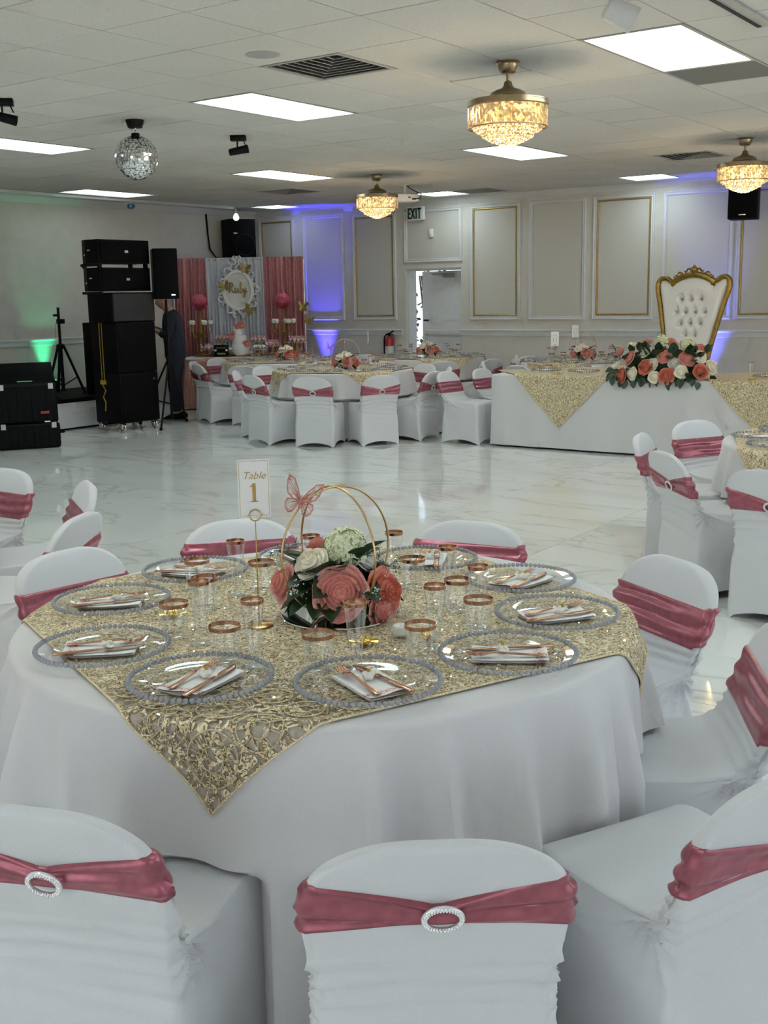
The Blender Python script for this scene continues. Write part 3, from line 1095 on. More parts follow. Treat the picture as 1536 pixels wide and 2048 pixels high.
def sash_mesh(P, N, seed, name, tie=True, up=0.0, hf=1.0):
    """satin band round the back rest: wide in front, pinched to the buckle at the rear"""
    rg = np.random.default_rng(seed + 50)
    nl, np_, _ = P.shape
    zc_f, hh_f = 0.588, 0.058
    NV = 23
    ph = rg.uniform(0, 6.28, 6)
    k0 = int(0.60 * nl)
    V = np.zeros((np_, NV, 3))
    for i in range(np_):
        x = P[int(.7 * nl), i, 0] / 0.218
        rear = P[int(.75 * nl), i, 1] < (P[int(.75 * nl), :, 1].mean())
        ax = abs(x)
        if rear and tie:
            e = min(1.0, ax) ** 0.75
            zc, hh = 0.575 + 0.020 * e + up, (0.022 + 0.034 * e) * hf
        else:
            zc, hh = 0.590 + 0.004 * x + up, 0.058 * hf
        if ax > 0.93 and tie:
            zc, hh = 0.594 + up, 0.057 * hf
        zs = P[k0:, i, 2]
        for j in range(NV):
            v = 2 * j / (NV - 1) - 1
            z = zc + hh * v
            q = [np.interp(z, zs, P[k0:, i, c]) for c in range(3)]
            n = np.array([np.interp(z, zs, N[k0:, i, c]) for c in range(3)])
            n /= np.linalg.norm(n) + 1e-9
            off = 0.0050 + 0.0034 * math.sin(3.6 * v * (1.6 if rear else 2.2) + ph[0] + (2.5 * x if rear else 1.2 * x)) + 0.0018 * math.sin(9 * v + ph[1] + 1.5 * math.sin(3 * x + ph[2]))
            if rear and tie:
                off += 0.004 * (1 - min(1, ax * 3)) if ax < .33 else 0
            if abs(v) > 0.99:
                off = 0.0005
            V[i, j] = np.array(q) + n * off
    b = MB()
    b.v = [tuple(map(float, q)) for q in V.reshape(-1, 3)]
    for i in range(np_):
        i2 = (i + 1) % np_
        for j in range(NV - 1):
            b.f.append((i * NV + j, i2 * NV + j, i2 * NV + j + 1, i * NV + j + 1))
    me = b.mesh(name, M['sash'])
    mid = np.argmin(np.abs(P[int(.7 * nl), :, 0]) + (P[int(.7 * nl), :, 1] > P[int(.7 * nl), :, 1].mean()) * 10)
    return me, V[mid, NV // 2]


def buckle_meshes():
    b = MB()
    pts = [(0.031 * math.cos(a), 0, 0.024 * math.sin(a)) for a in np.linspace(0, 2 * PI, 33)[:-1]]
    b.tube(pts, 0.0042, 6, closed=True)
    ring = b.mesh('buckle', M['rhinestone'])
    b = MB()
    for k in range(34):
        a = 2 * PI * k / 34
        b.sphere((0.031 * math.cos(a), -0.0035, 0.024 * math.sin(a)), 0.0031, 5, 4)
        b.sphere((0.0272 * math.cos(a + .09), -0.0035, 0.0205 * math.sin(a + .09)), 0.0024, 5, 4)
    st = b.mesh('rhinestones', M['rhinestone'])
    return ring, st


RING, STONES = buckle_meshes()
CHAIR_VAR = []
HIGH_VAR = []
for s in range(4):
    P, N = chair_cover(11 + s)
    cm = cover_mesh(P, 'stretch_cover')
    sm, bp = sash_mesh(P, N, s, 'sash')
    CHAIR_VAR.append((cm, sm, bp))
    if s < 2:        # sash worn higher on the back
        sm2, bp2 = sash_mesh(P, N, s + 9, 'sash', up=0.042, hf=0.86)
        HIGH_VAR.append((cm, sm2, bp2))
NCH = [0]


def chair(loc, rz, label, group=None, var=None):
    """rz: direction the sitter faces (local +Y)"""
    v = HIGH_VAR[NCH[0] % 2] if NCH[0] in (0, 1, 5, 6) else CHAIR_VAR[NCH[0] % len(CHAIR_VAR)]
    NCH[0] += 1
    t = thing('covered_chair', label, 'chair', loc, rz, group)
    linked('stretch_cover', v[0], t)
    s = linked('sash', v[1], t)
    if NCH[0] == 1:
        s['label'] = 'shiny rose sash'
    bk = linked('buckle', RING, t, (float(v[2][0]), float(v[2][1]) - 0.008, float(v[2][2])), (0.32, 0, random.uniform(-.05, .05)))
    r = linked('rhinestones', STONES, bk)
    return t


def chairs_round(fp, specs, group):
    """specs: (angle deg, distance of seat centre, extra turn deg, label)"""
    cx, cy = fp.c
    for a, r, tw, lab in specs:
        A = math.radians(a)
        fp.dents.append((A, r, NCH[0] > 3))
        x, y = cx + r * math.cos(A), cy + r * math.sin(A)
        chair((x, y, 0), A + PI / 2 + math.radians(tw), lab, group)


# ================================================================== TABLES AND CLOTHS
TZ = 0.748


class Footprint:
    """outline of a table top, with a fold function shared by cloth and overlay"""

    def __init__(s, cx, cy, kind, R=0.79, hx=0, hy=0, seed=0, nf=26, amp=1.0):
        s.c = (cx, cy)
        s.kind, s.R, s.hx, s.hy = kind, R, hx, hy
        rg = np.random.default_rng(seed)
        s.ph = rg.uniform(0, 6.28, 10)
        s.nf = nf
        s.amp = amp
        s.dents = []

    def boundary(s, u):
        """u in 0..1 -> (x, y, nx, ny, arc metres) relative to the centre"""
        if s.kind == 'round':
            a = 2 * PI * u
            return s.R * math.cos(a), s.R * math.sin(a), math.cos(a), math.sin(a), a * s.R
        hx, hy, r = s.hx, s.hy, 0.05
        per = [2 * hx - 2 * r, PI / 2 * r, 2 * hy - 2 * r, PI / 2 * r] * 2
        tot = sum(per)
        d = u * tot
        segs = [((-hx + r, -hy), (1, 0), None), ((hx - r, -hy + r), None, -PI / 2), ((hx, -hy + r), (0, 1), None), ((hx - r, hy - r), None, 0.0),
                ((hx - r, hy), (-1, 0), None), ((-hx + r, hy - r), None, PI / 2), ((-hx, hy - r), (0, -1), None), ((-hx + r, -hy + r), None, PI)]
        acc = 0
        for k, L in enumerate(per):
            if d <= acc + L + 1e-9:
                e = d - acc
                p, dr, a0 = segs[k]
                if dr is not None:
                    return p[0] + dr[0] * e, p[1] + dr[1] * e, dr[1], -dr[0], d
                a = a0 + e / r
                return p[0] + r * math.cos(a), p[1] + r * math.sin(a), math.cos(a), math.sin(a), d
            acc += L
        return s.boundary(0)

    def fold(s, u, d):
        """outward displacement of the cloth at perimeter u, d metres below the top"""
        ph = s.ph
        w = 2 * PI * u
        g = s.nf * w + 1.5 * math.sin(3 * w + ph[0]) + 1.1 * math.sin(5 * w + ph[1]) + .7 * math.sin(9 * w + ph[2])
        f = (0.5 + 0.5 * math.sin(g)) ** 2.2
        f2 = (0.5 + 0.5 * math.sin(g * 0.53 + ph[3])) ** 2
        k = min(1.0, max(0.0, (d - 0.012) / 0.26))
        mod = 0.65 + 0.35 * math.sin(4 * w + ph[4])
        o = s.amp * (k ** 0.75) * (0.058 * f * mod + 0.028 * f2) + 0.030 * d * d
        if s.dents and d > 0.255:          # seats of the chairs push the cloth in
            for A, rr, wide in s.dents:
                d0, w1, w2, back = (0.255, 0.46, 0.09, 0.262) if wide else (0.275, 0.31, 0.09, 0.238)
                kz = min(1.0, max(0.0, (d - d0) / 0.045))
                kz = kz * kz * (3 - 2 * kz)
                da = abs((w - A + PI) % (2 * PI) - PI)
                if da < w1:
                    ka = min(1.0, (w1 - da) / w2)
                    lim = max((rr - back) / math.cos(min(da, .5)) - s.R, -0.24)
                    kk = kz * ka * ka * (3 - 2 * ka)
                    o = o * (1 - kk) + min(o, lim) * kk
        return o

    def down(s, u, e, off=0.0):
        """point of a sheet that has gone e metres past the edge at perimeter u"""
        x, y, nx, ny, _ = s.boundary(u)
        r = 0.016
        q = PI / 2 * r
        if e <= 0:
            return (s.c[0] + x + nx * e, s.c[1] + y + ny * e, TZ + off)
        if e < q:
            a = e / r
            o = r * math.sin(a)
            return (s.c[0] + x + nx * (o + off * math.sin(a)), s.c[1] + y + ny * (o + off * math.sin(a)), TZ - r * (1 - math.cos(a)) + off * math.cos(a))
        d = e - q
        o = r + s.fold(u, d) + off
        return (s.c[0] + x + nx * o, s.c[1] + y + ny * o, TZ - r - d)


CLOTHS = []


def tablecloth(*a, **k):
    CLOTHS.append((a, k))


def _tablecloth(fp, label, group=None, nu=300, hem=0.02, nd=34):
    b = MB()
    drop = TZ - hem
    es = [-0.05, -0.012, 0.0, 0.006, 0.012, 0.018, 0.0251] + list(np.linspace(0.05, drop + 0.009, nd))
    nv = len(es)
    for j, e in enumerate(es):
        for i in range(nu):
            b.v.append(fp.down(i / nu, e))
    for j in range(nv - 1):
        for i in range(nu):
            i2 = (i + 1) % nu
            b.f.append((j * nu + i, j * nu + i2, (j + 1) * nu + i2, (j + 1) * nu + i))
    b.f.append(tuple(range(nu - 1, -1, -1)))
    o = b.build('tablecloth', M['cloth'])
    tag(o, label, 'tablecloth', group)
    return o


def round_table(fp, label, group=None, legs=True):
    t = thing('folding_table', label, 'table', (fp.c[0], fp.c[1], 0), 0, group)
    b = MB()
    if fp.kind == 'round':
        b.lathe([(0.0, TZ - 0.032), (fp.R - 0.012, TZ - 0.032), (fp.R - 0.004, TZ - 0.028), (fp.R - 0.004, TZ - 0.006), (fp.R - 0.01, TZ - 0.004), (0.0, TZ - 0.004)], 40)
    else:
        b.box((0, 0, TZ - 0.018), (2 * fp.hx - .06, 2 * fp.hy - .06, 0.028))
    b.build('tabletop', M['white'], t)
    lm = rbox_mesh('leg', (0.03, 0.03, TZ - 0.032), 0.004, M['steel'])
    ax, ay = (0.35, 0.35) if fp.kind == 'round' else (fp.hx - .25, fp.hy - .10)
    for sx in (-1, 1):
        for sy in (-1, 1):
            linked('leg', lm, t, (sx * ax, sy * ay, (TZ - 0.032) / 2))
    return t


def overlay(fp, side, rot, label, group=None, n=90, cx=None, cy=None, off=0.011, sequins=0):
    """square lace overlay laid on the table and hanging over its edge"""
    cx = fp.c[0] if cx is None else cx
    cy = fp.c[1] if cy is None else cy
    b = MB()
    ca, sa = math.cos(rot), math.sin(rot)
    uvs = []

    def fn(u, v):
        a, c = (u - .5) * side, (v - .5) * side
        x, y = cx + a * ca - c * sa - fp.c[0], cy + a * sa + c * ca - fp.c[1]
        if fp.kind == 'round':
            r = math.hypot(x, y)
            e = r - fp.R
            if e <= 0:
                return (fp.c[0] + x, fp.c[1] + y, TZ + off)
            return fp.down((math.atan2(y, x) / (2 * PI)) % 1.0, e, off)
        # straight front edge only (y < -hy)
        e = -fp.hy - y
        if e <= 0:
            return (fp.c[0] + x, fp.c[1] + y, TZ + off)
        per = 4 * fp.hx + 4 * fp.hy - 8 * .05 + 2 * PI * .05
        uu = (x + fp.hx - .05) / per
        return fp.down(uu, e, off)
    b.grid(fn, n, n)
    me = b.mesh('lace_overlay', M['lace'])
    uvl = me.uv_layers.new(name='UVMap')
    arr = []
    for lp in me.loops:
        k = lp.vertex_index
        arr += [(k % n) / (n - 1) * side, (k // n) / (n - 1) * side]
    uvl.data.foreach_set('uv', arr)
    if sequins:
        at = me.attributes.new('open', 'FLOAT', 'POINT')
        at.data.foreach_set('value', [max(0.0, min(1.0, (0.36 - math.hypot(1 - (k % n) / (n - 1), (k // n) / (n - 1))) / 0.12)) for k in range(n * n)])
    o = bpy.data.objects.new('lace_overlay', me)
    COL.objects.link(o)
    tag(o, label, 'overlay', group)
    if sequins:
        rg = np.random.default_rng(3)
        q = MB()
        for _ in range(sequins):
            u, v = rg.uniform(.01, .99, 2)
            p = Vector(fn(u, v)) + Vector((0, 0, 0.0035))
            R = Euler((rg.normal(0, .5), rg.normal(0, .5), rg.uniform(0, 6.28))).to_matrix()
            r = rg.uniform(.0018, .0032)
            q.add([p + R @ Vector((r * math.cos(a), r * math.sin(a), 0)) for a in np.linspace(0, 2 * PI, 7)[:-1]], [(0, 1, 2, 3, 4, 5)])
        s = q.build('sequins', M['sequin'], o, smooth=False)
        s['kind'] = 'stuff'
    # corded hem
    hem = MB()
    edge = [fn(i / 60, 0) for i in range(61)] + [fn(1, i / 60) for i in range(1, 61)] + [fn(1 - i / 60, 1) for i in range(1, 61)] + [fn(0, 1 - i / 60) for i in range(1, 60)]
    hem.tube(edge, 0.0028, 5, closed=True)
    hem.build('corded_hem', M['laceloop'], o)
    return o, fn


M['sequin'] = mat('gold_sequin', (0.85, 0.72, 0.45), 0.12, 1.0, 80, 0.2)

# ---- the table in front
T1 = Footprint(-1.8116, 2.2446, 'round', 0.79, seed=4, nf=27, amp=1.45)
round_table(T1, 'round folding table hidden under the nearest white cloth')
tablecloth(T1, 'white floor-length cloth on the nearest round table, with folds', nu=420, nd=40)
ov1, ov1fn = overlay(T1, 1.385, math.radians(-23), 'gold sequin lace square on the nearest round table, corner hanging in front', n=120, off=0.006, sequins=1400)

chairs_round(T1, [
    (-41.5, 1.005, -11, 'covered chair in the front centre seen from behind, oval rhinestone buckle facing the camera'),
    (-77, 0.92, 8, 'covered chair in the bottom left corner, seen from behind'),
    (-11, 1.07, -15, 'covered chair in the bottom right corner, seen from behind'),
    (22, 0.86, 7, 'covered chair at the right picture edge with dark rose sash beside the nearest table'),
    (62, 0.88, 0, 'covered chair right of the nearest table with its rounded back facing us'),
    (103.5, 0.95, 0, 'covered chair behind the nearest table, right of the gold hoops'),
    (143, 1.03, 0, 'covered chair behind the nearest table, left of the gold hoops by the table number'),
    (174, 0.91, 2, 'covered chair left of the nearest table, touching the gold lace corner'),
    (-150, 1.0, 0, 'covered chair at the left picture edge beside the nearest cloth'),
    (-117, 1.0, 0, 'covered chair at the lower left edge whose seat corner meets the nearest cloth'),
], 'chairs round the nearest table')

# ---- table beyond the right picture edge
T5 = Footprint(-1.35, 6.45, 'round', 0.79, seed=9, nf=25)
round_table(T5, 'round folding table under the cloth at the right picture edge')
tablecloth(T5, 'white cloth of the round table cut off by the right picture edge', nu=260)
overlay(T5, 1.46, math.radians(20), 'gold lace square on the table cut off by the right picture edge', n=90)
chairs_round(T5, [
    (156, 1.03, 0, 'covered chair left of the right-edge table, facing us with broad sash, before the head table'),
    (191, 0.97, 0, 'covered chair seen edge-on behind the buckled chair at the right-edge table'),
    (227, 0.93, 0, 'covered chair with oval buckle seen from behind left of the right-edge table'),
    (261, 0.97, 0, 'covered chair cut by the right edge in front of the right-edge table'),
    (122, 1.05, 0, 'covered chair behind the right-edge table, top of back showing'),
    (87, 1.0, 0, 'covered chair at the far side of the right-edge table'),
], 'chairs round the right-hand table')

# ---- table beyond the left picture edge
T6 = Footprint(-4.75, 2.25, 'round', 0.79, seed=12, nf=25)
round_table(T6, 'round folding table under the cloth beyond the left picture edge')
tablecloth(T6, 'white cloth of the round table beyond the left picture edge', nu=200)
chairs_round(T6, [
    (93, 0.88, 0, 'covered chair facing us at the left picture edge, near the black cases'),
    (60, 0.98, 0, 'covered chair seen side-on at the left with its sash in shade'),
    (24, 1.07, 0, 'covered chair with buckle seen from behind at the left, behind the nearest table'),
], 'chairs of the table beyond the left edge')

# ---- far tables
T2 = Footprint(-8.0, 10.35, 'round', 0.79, seed=21, nf=25)
round_table(T2, 'round folding table under the cloth in the middle distance')
tablecloth(T2, 'white cloth of the round table with the two buckled chairs in the middle distance', nu=240)
overlay(T2, 1.46, math.radians(14), 'gold lace square on the round table in the middle distance', n=90)
chairs_round(T2, [
    (-104, 0.97, 0, 'covered chair turned half right at the left of the middle table, buckle showing'),
    (-68, 0.96, 0, 'left one of the two covered chairs seen squarely from behind at the middle table'),
    (-33, 0.93, 0, 'right one of the two covered chairs seen squarely from behind at the middle table'),
    (2, 0.93, 0, 'covered chair at the right of the middle table, buckle turned to the right'),
    (37, 0.93, 0, 'covered chair seen edge-on between the middle table and the head table'),
    (72, 0.92, 0, 'covered chair on the far right side of the middle table, plain sash front'),
    (108, 0.9, 0, 'covered chair on the far side of the middle table'),
    (144, 0.9, 0, 'covered chair on the far left side of the middle table'),
    (177, 1.0, 0, 'covered chair facing us at the left of the middle table'),
    (214, 0.95, 0, 'covered chair edge-on at the left of the middle table'),
], 'chairs round the middle table')

T3 = Footprint(-9.95, 11.55, 'round', 0.79, seed=31, nf=25)
round_table(T3, 'round folding table under the cloth in front of the sweets table')
tablecloth(T3, 'white cloth of the round table in front of the pink backdrop', nu=200)
overlay(T3, 1.46, math.radians(30), 'gold lace square on the round table in front of the pink backdrop', n=90)
chairs_round(T3, [
    (-113, 0.92, 0, 'covered chair beside the man, seen from behind'),
    (-74, 0.90, 0, 'covered chair seen from behind next to the one beside the man'),
    (-151, 0.93, 0, 'covered chair edge-on beside the man'),
    (176, 1.0, 0, 'covered chair facing us in front of the sweets table'),
    (20, 0.9, 0, 'covered chair at the right of the table in front of the backdrop'),
], 'chairs round the backdrop table')

T4 = Footprint(-8.52, 12.95, 'round', 0.74, seed=41, nf=25)
round_table(T4, 'round folding table under the cloth in front of the exit door')
tablecloth(T4, 'white cloth of the round table in front of the exit door', nu=180)
overlay(T4, 1.46, math.radians(10), 'gold lace square on the round table in front of the exit door', n=90)
chairs_round(T4, [
    (-48, 0.88, 0, 'covered chair with buckle in front of the exit door table'),
    (-86, 0.88, 0, 'covered chair seen from behind left of the buckled chair at the exit door table'),
    (-13, 0.88, 0, 'covered chair in shade right of the exit door table'),
    (172, 0.92, 0, 'covered chair by the fire extinguisher at the exit door table'),
    (133, 0.92, 0, 'covered chair between the exit door table and the wall, left side'),
    (33, 0.88, 0, 'covered chair facing left at the right of the exit door table'),
], 'chairs round the exit door table')

T7 = Footprint(-6.12, 12.74, 'round', 0.74, seed=51, nf=25)
round_table(T7, 'round folding table under the cloth behind the head table')
tablecloth(T7, 'white cloth of the round table behind the head table', nu=180)
overlay(T7, 1.46, math.radians(40), 'gold lace square on the round table behind the head table', n=90)
chairs_round(T7, [
    (-40, 0.82, 0, 'covered chair with shaded back between the head table and the table behind it'),
    (-105, 0.85, 0, 'covered chair with shaded back behind the left end of the head table'),
    (-150, 0.92, 0, 'covered chair at the left of the table behind the head table'),
    (150, 0.95, 0, 'covered chair standing near the far wall left of table number eleven'),
], 'chairs round the table behind the head table')

# ---- long head table
HX0, HX1, HY0, HY1 = -5.98, 0.2, 10.27, 11.03
TH = Footprint((HX0 + HX1) / 2, (HY0 + HY1) / 2, 'rect', hx=(HX1 - HX0) / 2, hy=(HY1 - HY0) / 2, seed=61, nf=36, amp=0.5)
round_table(TH, 'long head table under the white cloth')
tablecloth(TH, 'white floor-length cloth on the long head table', nu=360)
overlay(TH, 1.40, math.radians(45), 'gold lace square hanging in a point over the left half of the head table', n=90, cx=-5.17, cy=HY0 + 0.46)
overlay(TH, 1.40, math.radians(45), 'gold lace square hanging over the head table at the right picture edge', n=90, cx=-3.12, cy=HY0 + 0.46)
chair((-6.33, 10.42, 0), math.radians(-90), 'covered chair at the left end of the head table, ruched front facing us', 'chairs at the head table')
chair((-6.22, 10.98, 0), math.radians(-90), 'covered chair behind the one at the left end of the head table', 'chairs at the head table')
for k, x in enumerate((-5.45, -4.85, -4.25)):
    chair((x, 11.42, 0), math.radians(180), ('leftmost', 'second', 'third')[k] + ' covered chair along the far side of the head table, counted from its left end', 'chairs at the head table')
for _a, _k in CLOTHS:
    _tablecloth(*_a, **_k)

# ================================================================== TABLEWARE
def loft(b, secs):
    """secs: (y, xc, width, z, thickness) -> closed bar"""
    n = len(secs)
    vs = []
    for y, xc, w, z, h in secs:
        vs += [(xc - w / 2, y, z), (xc - w * .28, y, z + h / 2), (xc + w * .28, y, z + h / 2), (xc + w / 2, y, z), (xc + w * .28, y, z - h / 2), (xc - w * .28, y, z - h / 2)]
    fs = [tuple(range(5, -1, -1)), tuple((n - 1) * 6 + k for k in range(6))]
    for i in range(n - 1):
        for k in range(6):
            k2 = (k + 1) % 6
            fs.append((i * 6 + k, i * 6 + k2, (i + 1) * 6 + k2, (i + 1) * 6 + k))
    b.add(vs, fs)


# charger plate
b = MB()
b.lathe([(0.0, 0.0035), (0.06, 0.003), (0.098, 0.004), (0.108, 0.008), (0.116, 0.0125), (0.135, 0.0145), (0.151, 0.017)], 64)
PLATE = b.mesh('charger_plate', M['plateglass'])
sharp_by_angle(PLATE, 60)
b = MB()
for k in range(74):
    a = 2 * PI * k / 74
    b.sphere((0.1545 * math.cos(a), 0.1545 * math.sin(a), 0.0165), 0.0066, 8, 5)
BEADS = b.mesh('beaded_rim', M['bead'])
b = MB()
for k in range(40):
    a = 2 * PI * k / 40
    b.sphere((0.1545 * math.cos(a), 0.1545 * math.sin(a), 0.0165), 0.009, 5, 4)
BEADS_LOW = b.mesh('beaded_rim', M['bead'])


def _napkin_mat():
    t = NT('printed_napkin')
    tc = t.node('TexCoord')
    sep = t.node('SeparateXYZ', {0: tc.outputs['Object']})
    # a band of rose coloured print along one short end
    m1 = t.node('MapRange', {'Value': sep.outputs['Y'], 'From Min': -0.080, 'From Max': -0.072, 'To Min': 0.0, 'To Max': 1.0})
    m2 = t.node('MapRange', {'Value': sep.outputs['Y'], 'From Min': -0.052, 'From Max': -0.060, 'To Min': 0.0, 'To Max': 1.0})
    vo = t.node('TexVoronoi', {'Vector': tc.outputs['Object'], 'Scale': 130.0}, feature='DISTANCE_TO_EDGE')
    st = t.node('MapRange', {'Value': vo.outputs['Distance'], 'From Min': 0.10, 'From Max': 0.05})
    f1 = t.node('Math', {0: m1.outputs[0], 1: m2.outputs[0]}, operation='MULTIPLY')
    f2 = t.node('Math', {0: f1.outputs[0], 1: st.outputs[0]}, operation='MULTIPLY')
    col = t.node('MixRGB', {'Fac': f2.outputs[0], 'Color1': (0.86, 0.83, 0.81, 1), 'Color2': (0.55, 0.12, 0.13, 1)})
    p = t.node('BsdfPrincipled', {'Base Color': col.outputs[0], 'Roughness': 0.8})
    t.link(p.outputs[0], t.out.inputs['Surface'])
    return t.m


M['napkin'] = _napkin_mat()


def napkin_mesh(seed):
    rg = np.random.default_rng(seed)
    b = MB()
    hx, hy = 0.052, 0.086
    for lay in range(3):
        z0 = 0.0 + lay * 0.0022
        sh = rg.uniform(-.002, .002, 2)
        w = rg.uniform(0, 6.28)

        def fn(u, v):
            x, y = (2 * u - 1) * hx + sh[0], (2 * v - 1) * hy + sh[1]
            lift = 0.003 * lay * (0.5 + 0.5 * math.sin(6 * u + w)) * (abs(2 * v - 1) ** 3) + 0.0025 * math.sin(3 * u + w) * max(0, 2 * v - 1) ** 2
            return (x, y, z0 + lift)
        b.grid(fn, 9, 12)
        if lay == 0:
            b.grid(lambda u, v: (lambda q: (q[0], q[1], q[2] - 0.0012))(fn(u, v)), 9, 12)
    return b.mesh('napkin', M['napkin'])


NAPKINS = [napkin_mesh(s) for s in range(3)]

b = MB()
loft(b, [(-.092, 0, .010, .003, .002), (-.089, 0, .018, .003, .003), (-.060, 0, .0135, .0035, .003), (-.01, 0, .0075, .007, .004), (.018, 0, .006, .010, .004), (.030, 0, .012, .010, .003),
         (.040, 0, .021, .008, .002), (.050, 0, .0235, .006, .002), (.056, 0, .023, .0055, .002)])
for k in range(4):
    x = (k - 1.5) * 0.0064
    loft(b, [(.055, x, .0046, .0055, .002), (.072, x, .0042, .006, .002), (.086, x * .96, .0036, .009, .0018), (.092, x * .94, .0018, .011, .001)])
FORK = b.mesh('fork', M['rosegold'])
b = MB()
loft(b, [(-.105, 0, .010, .003, .003), (-.102, 0, .017, .003, .0045), (-.06, 0, .015, .0035, .0045), (-.005, 0, .0105, .004, .004), (.004, 0, .0095, .004, .0035), (.012, 0, .015, .004, .002),
         (.05, 0, .0195, .004, .0016), (.085, -.001, .018, .004, .0014), (.100, -.004, .010, .004, .0012), (.106, -.006, .003, .004, .001)])
KNIFE = b.mesh('knife', M['rosegold'])

b = MB()
for k in range(5):
    b.sphere((random.uniform(-.006, .006), random.uniform(-.006, .006), .009 + random.uniform(-.002, .003)), random.uniform(.008, .012), 7, 5, (1.2, .9, .75))
for s in (-1, 1):
    b.add([(s * .010, 0, .010), (s * .028, .011, .014), (s * .031, .003, .008), (s * .030, -.010, .013)], [(0, 1, 2), (0, 2, 3)])
FAVOR = b.mesh('favour', mat('white_tulle', (0.80, 0.77, 0.68), 0.7, 0, 90, 0.12, 0.4, 200))
b = MB()
b.sphere((0, 0, .020), .0045, 6, 5)
b.add([(0, 0, .022), (.010, .006, .024), (.011, -.003, .025)], [(0, 1, 2)])
FAVORBEE = b.mesh('gold_charm', mat('yellow_charm', (0.62, 0.40, 0.02), 0.35, 0.4, 60, 0.3))

b = MB()
rgc = np.random.default_rng(5)


def _cn(u, v):
    a, c = 2 * PI * u, PI * v
    r = .0135 * (1 + .14 * math.sin(5 * a + 3 * c) + .10 * math.sin(9 * c + 2 * a))
    return (1.3 * r * math.sin(c) * math.cos(a), r * math.sin(c) * math.sin(a), .012 + .85 * r * math.cos(c))


b.grid(_cn, 16, 10, wrap=True)
for s in (-1, 1):
    for k in range(5):
        a0, a1 = -0.9 + k * .36, -0.9 + (k + 1) * .36
        z = .012 + (.004 if k % 2 else -.002)
        b.add([(s * .014, 0, .011), (s * (.014 + .024 * math.cos(a0)), .024 * math.sin(a0), z), (s * (.014 + .024 * math.cos(a1)), .024 * math.sin(a1), .024 - z)], [(0, 1, 2)])
CANDY = b.mesh('foil_candy', mat('gold_foil', (0.80, 0.55, 0.10), 0.18, 1.0, 60, 0.15, 0.5, 120))

# cups
b = MB()
b.lathe([(0.0, .003), (.026, .003), (.028, .001), (.0295, .006), (.0372, .0855)], 32)
TUMBLER = b.mesh('tumbler', M['glass'])
b = MB()
b.lathe([(.0367, .0760), (.0376, .0855), (.0360, .0858), (.0356, .0760)], 32)
TRIM = b.mesh('rose_gold_rim', M['rosegold'])
b = MB()
b.lathe([(0.0, .0005), (.027, .0005), (.028, .002), (.012, .0045), (.0065, .009), (.006, .022), (.0095, .027), (.014, .040), (.0205, .095), (.0262, .156)], 28)
FLUTE = b.mesh('champagne_flute', M['glass'])
b = MB()
b.lathe([(.0257, .1475), (.0266, .156), (.0252, .1563), (.0245, .1475)], 28)
FRIM = b.mesh('rose_gold_rim', M['rosegold'])
for me in (TUMBLER, FLUTE, TRIM, FRIM):
    sharp_by_angle(me, 50)

ZT = TZ + 0.0075        # top of the lace


def plate(x, y, rz, label, group=None, low=False):
    o = linked('charger_plate', PLATE, None, (x, y, ZT), (0, 0, rz))
    tag(o, label, 'plate', group)
    linked('beaded_rim', BEADS_LOW if low else BEADS, o)
    return o


def tumbler(x, y, label, group=None, rim=True):
    o = linked('tumbler', TUMBLER, None, (x, y, ZT), (0, 0, random.uniform(0, 6)))
    tag(o, label, 'cup', group)
    if rim:
        linked('rose_gold_rim', TRIM, o)
    return o


def flute(x, y, label, group=None, rim=True):
    o = linked('champagne_flute', FLUTE, None, (x, y, ZT), (0, 0, random.uniform(0, 6)))
    tag(o, label, 'glass', group)
    if rim:
        linked('rose_gold_rim', FRIM, o)
    return o


PLACES = [(-43, 'nearest place in the front centre'), (-8.2, 'place at the front right'), (26.6, 'place at the right end'), (61, 'place at the back right'),
          (97.4, 'place right behind the flowers'), (134, 'place hidden behind the flowers'), (169.4, 'place at the back left by the table number'), (-154.7, 'place at the left end'),
          (-112.9, 'place at the left front'), (-78.3, 'front left place by the hanging lace corner')]
TWIST = [17, 38, -150, -158, -165, 20, 24, 20, -28, -8]
for k, (a, nm) in enumerate(PLACES):
    A = math.radians(a)
    x, y = T1.c[0] + .6053 * math.cos(A), T1.c[1] + .6053 * math.sin(A)
    rz = A + PI / 2
    plate(x, y, rz, 'clear beaded charger plate at the ' + nm)
    tw = math.radians(TWIST[k])
    R = Matrix.Rotation(rz + tw, 3, 'Z')

    def put(name, me, dx, dy, dz, dr, label, cat, tilt=(0, 0)):
        p = R @ Vector((dx, dy, 0))
        o = linked(name, me, None, (x + p.x, y + p.y, ZT + dz), (tilt[0], tilt[1], rz + tw + dr))
        return tag(o, label, cat)
    put('napkin', NAPKINS[k % 3], 0.005, -0.004, 0.0050, random.uniform(-.08, .08), 'white napkin with rose print at the ' + nm, 'napkin')
    put('fork', FORK, -0.022, 0.004, 0.0118, math.radians(6 + random.uniform(-6, 6)), 'rose gold fork at the ' + nm, 'fork')
    put('knife', KNIFE, 0.034, -0.004, 0.0118, math.radians(9 + random.uniform(-6, 6)), 'rose gold knife at the ' + nm, 'knife')
    f = put('favour', FAVOR, 0.008, 0.012, 0.0118, random.uniform(-1, 1), 'small white wrapped favour at the ' + nm, 'favour')
    linked('gold_charm', FAVORBEE, f)

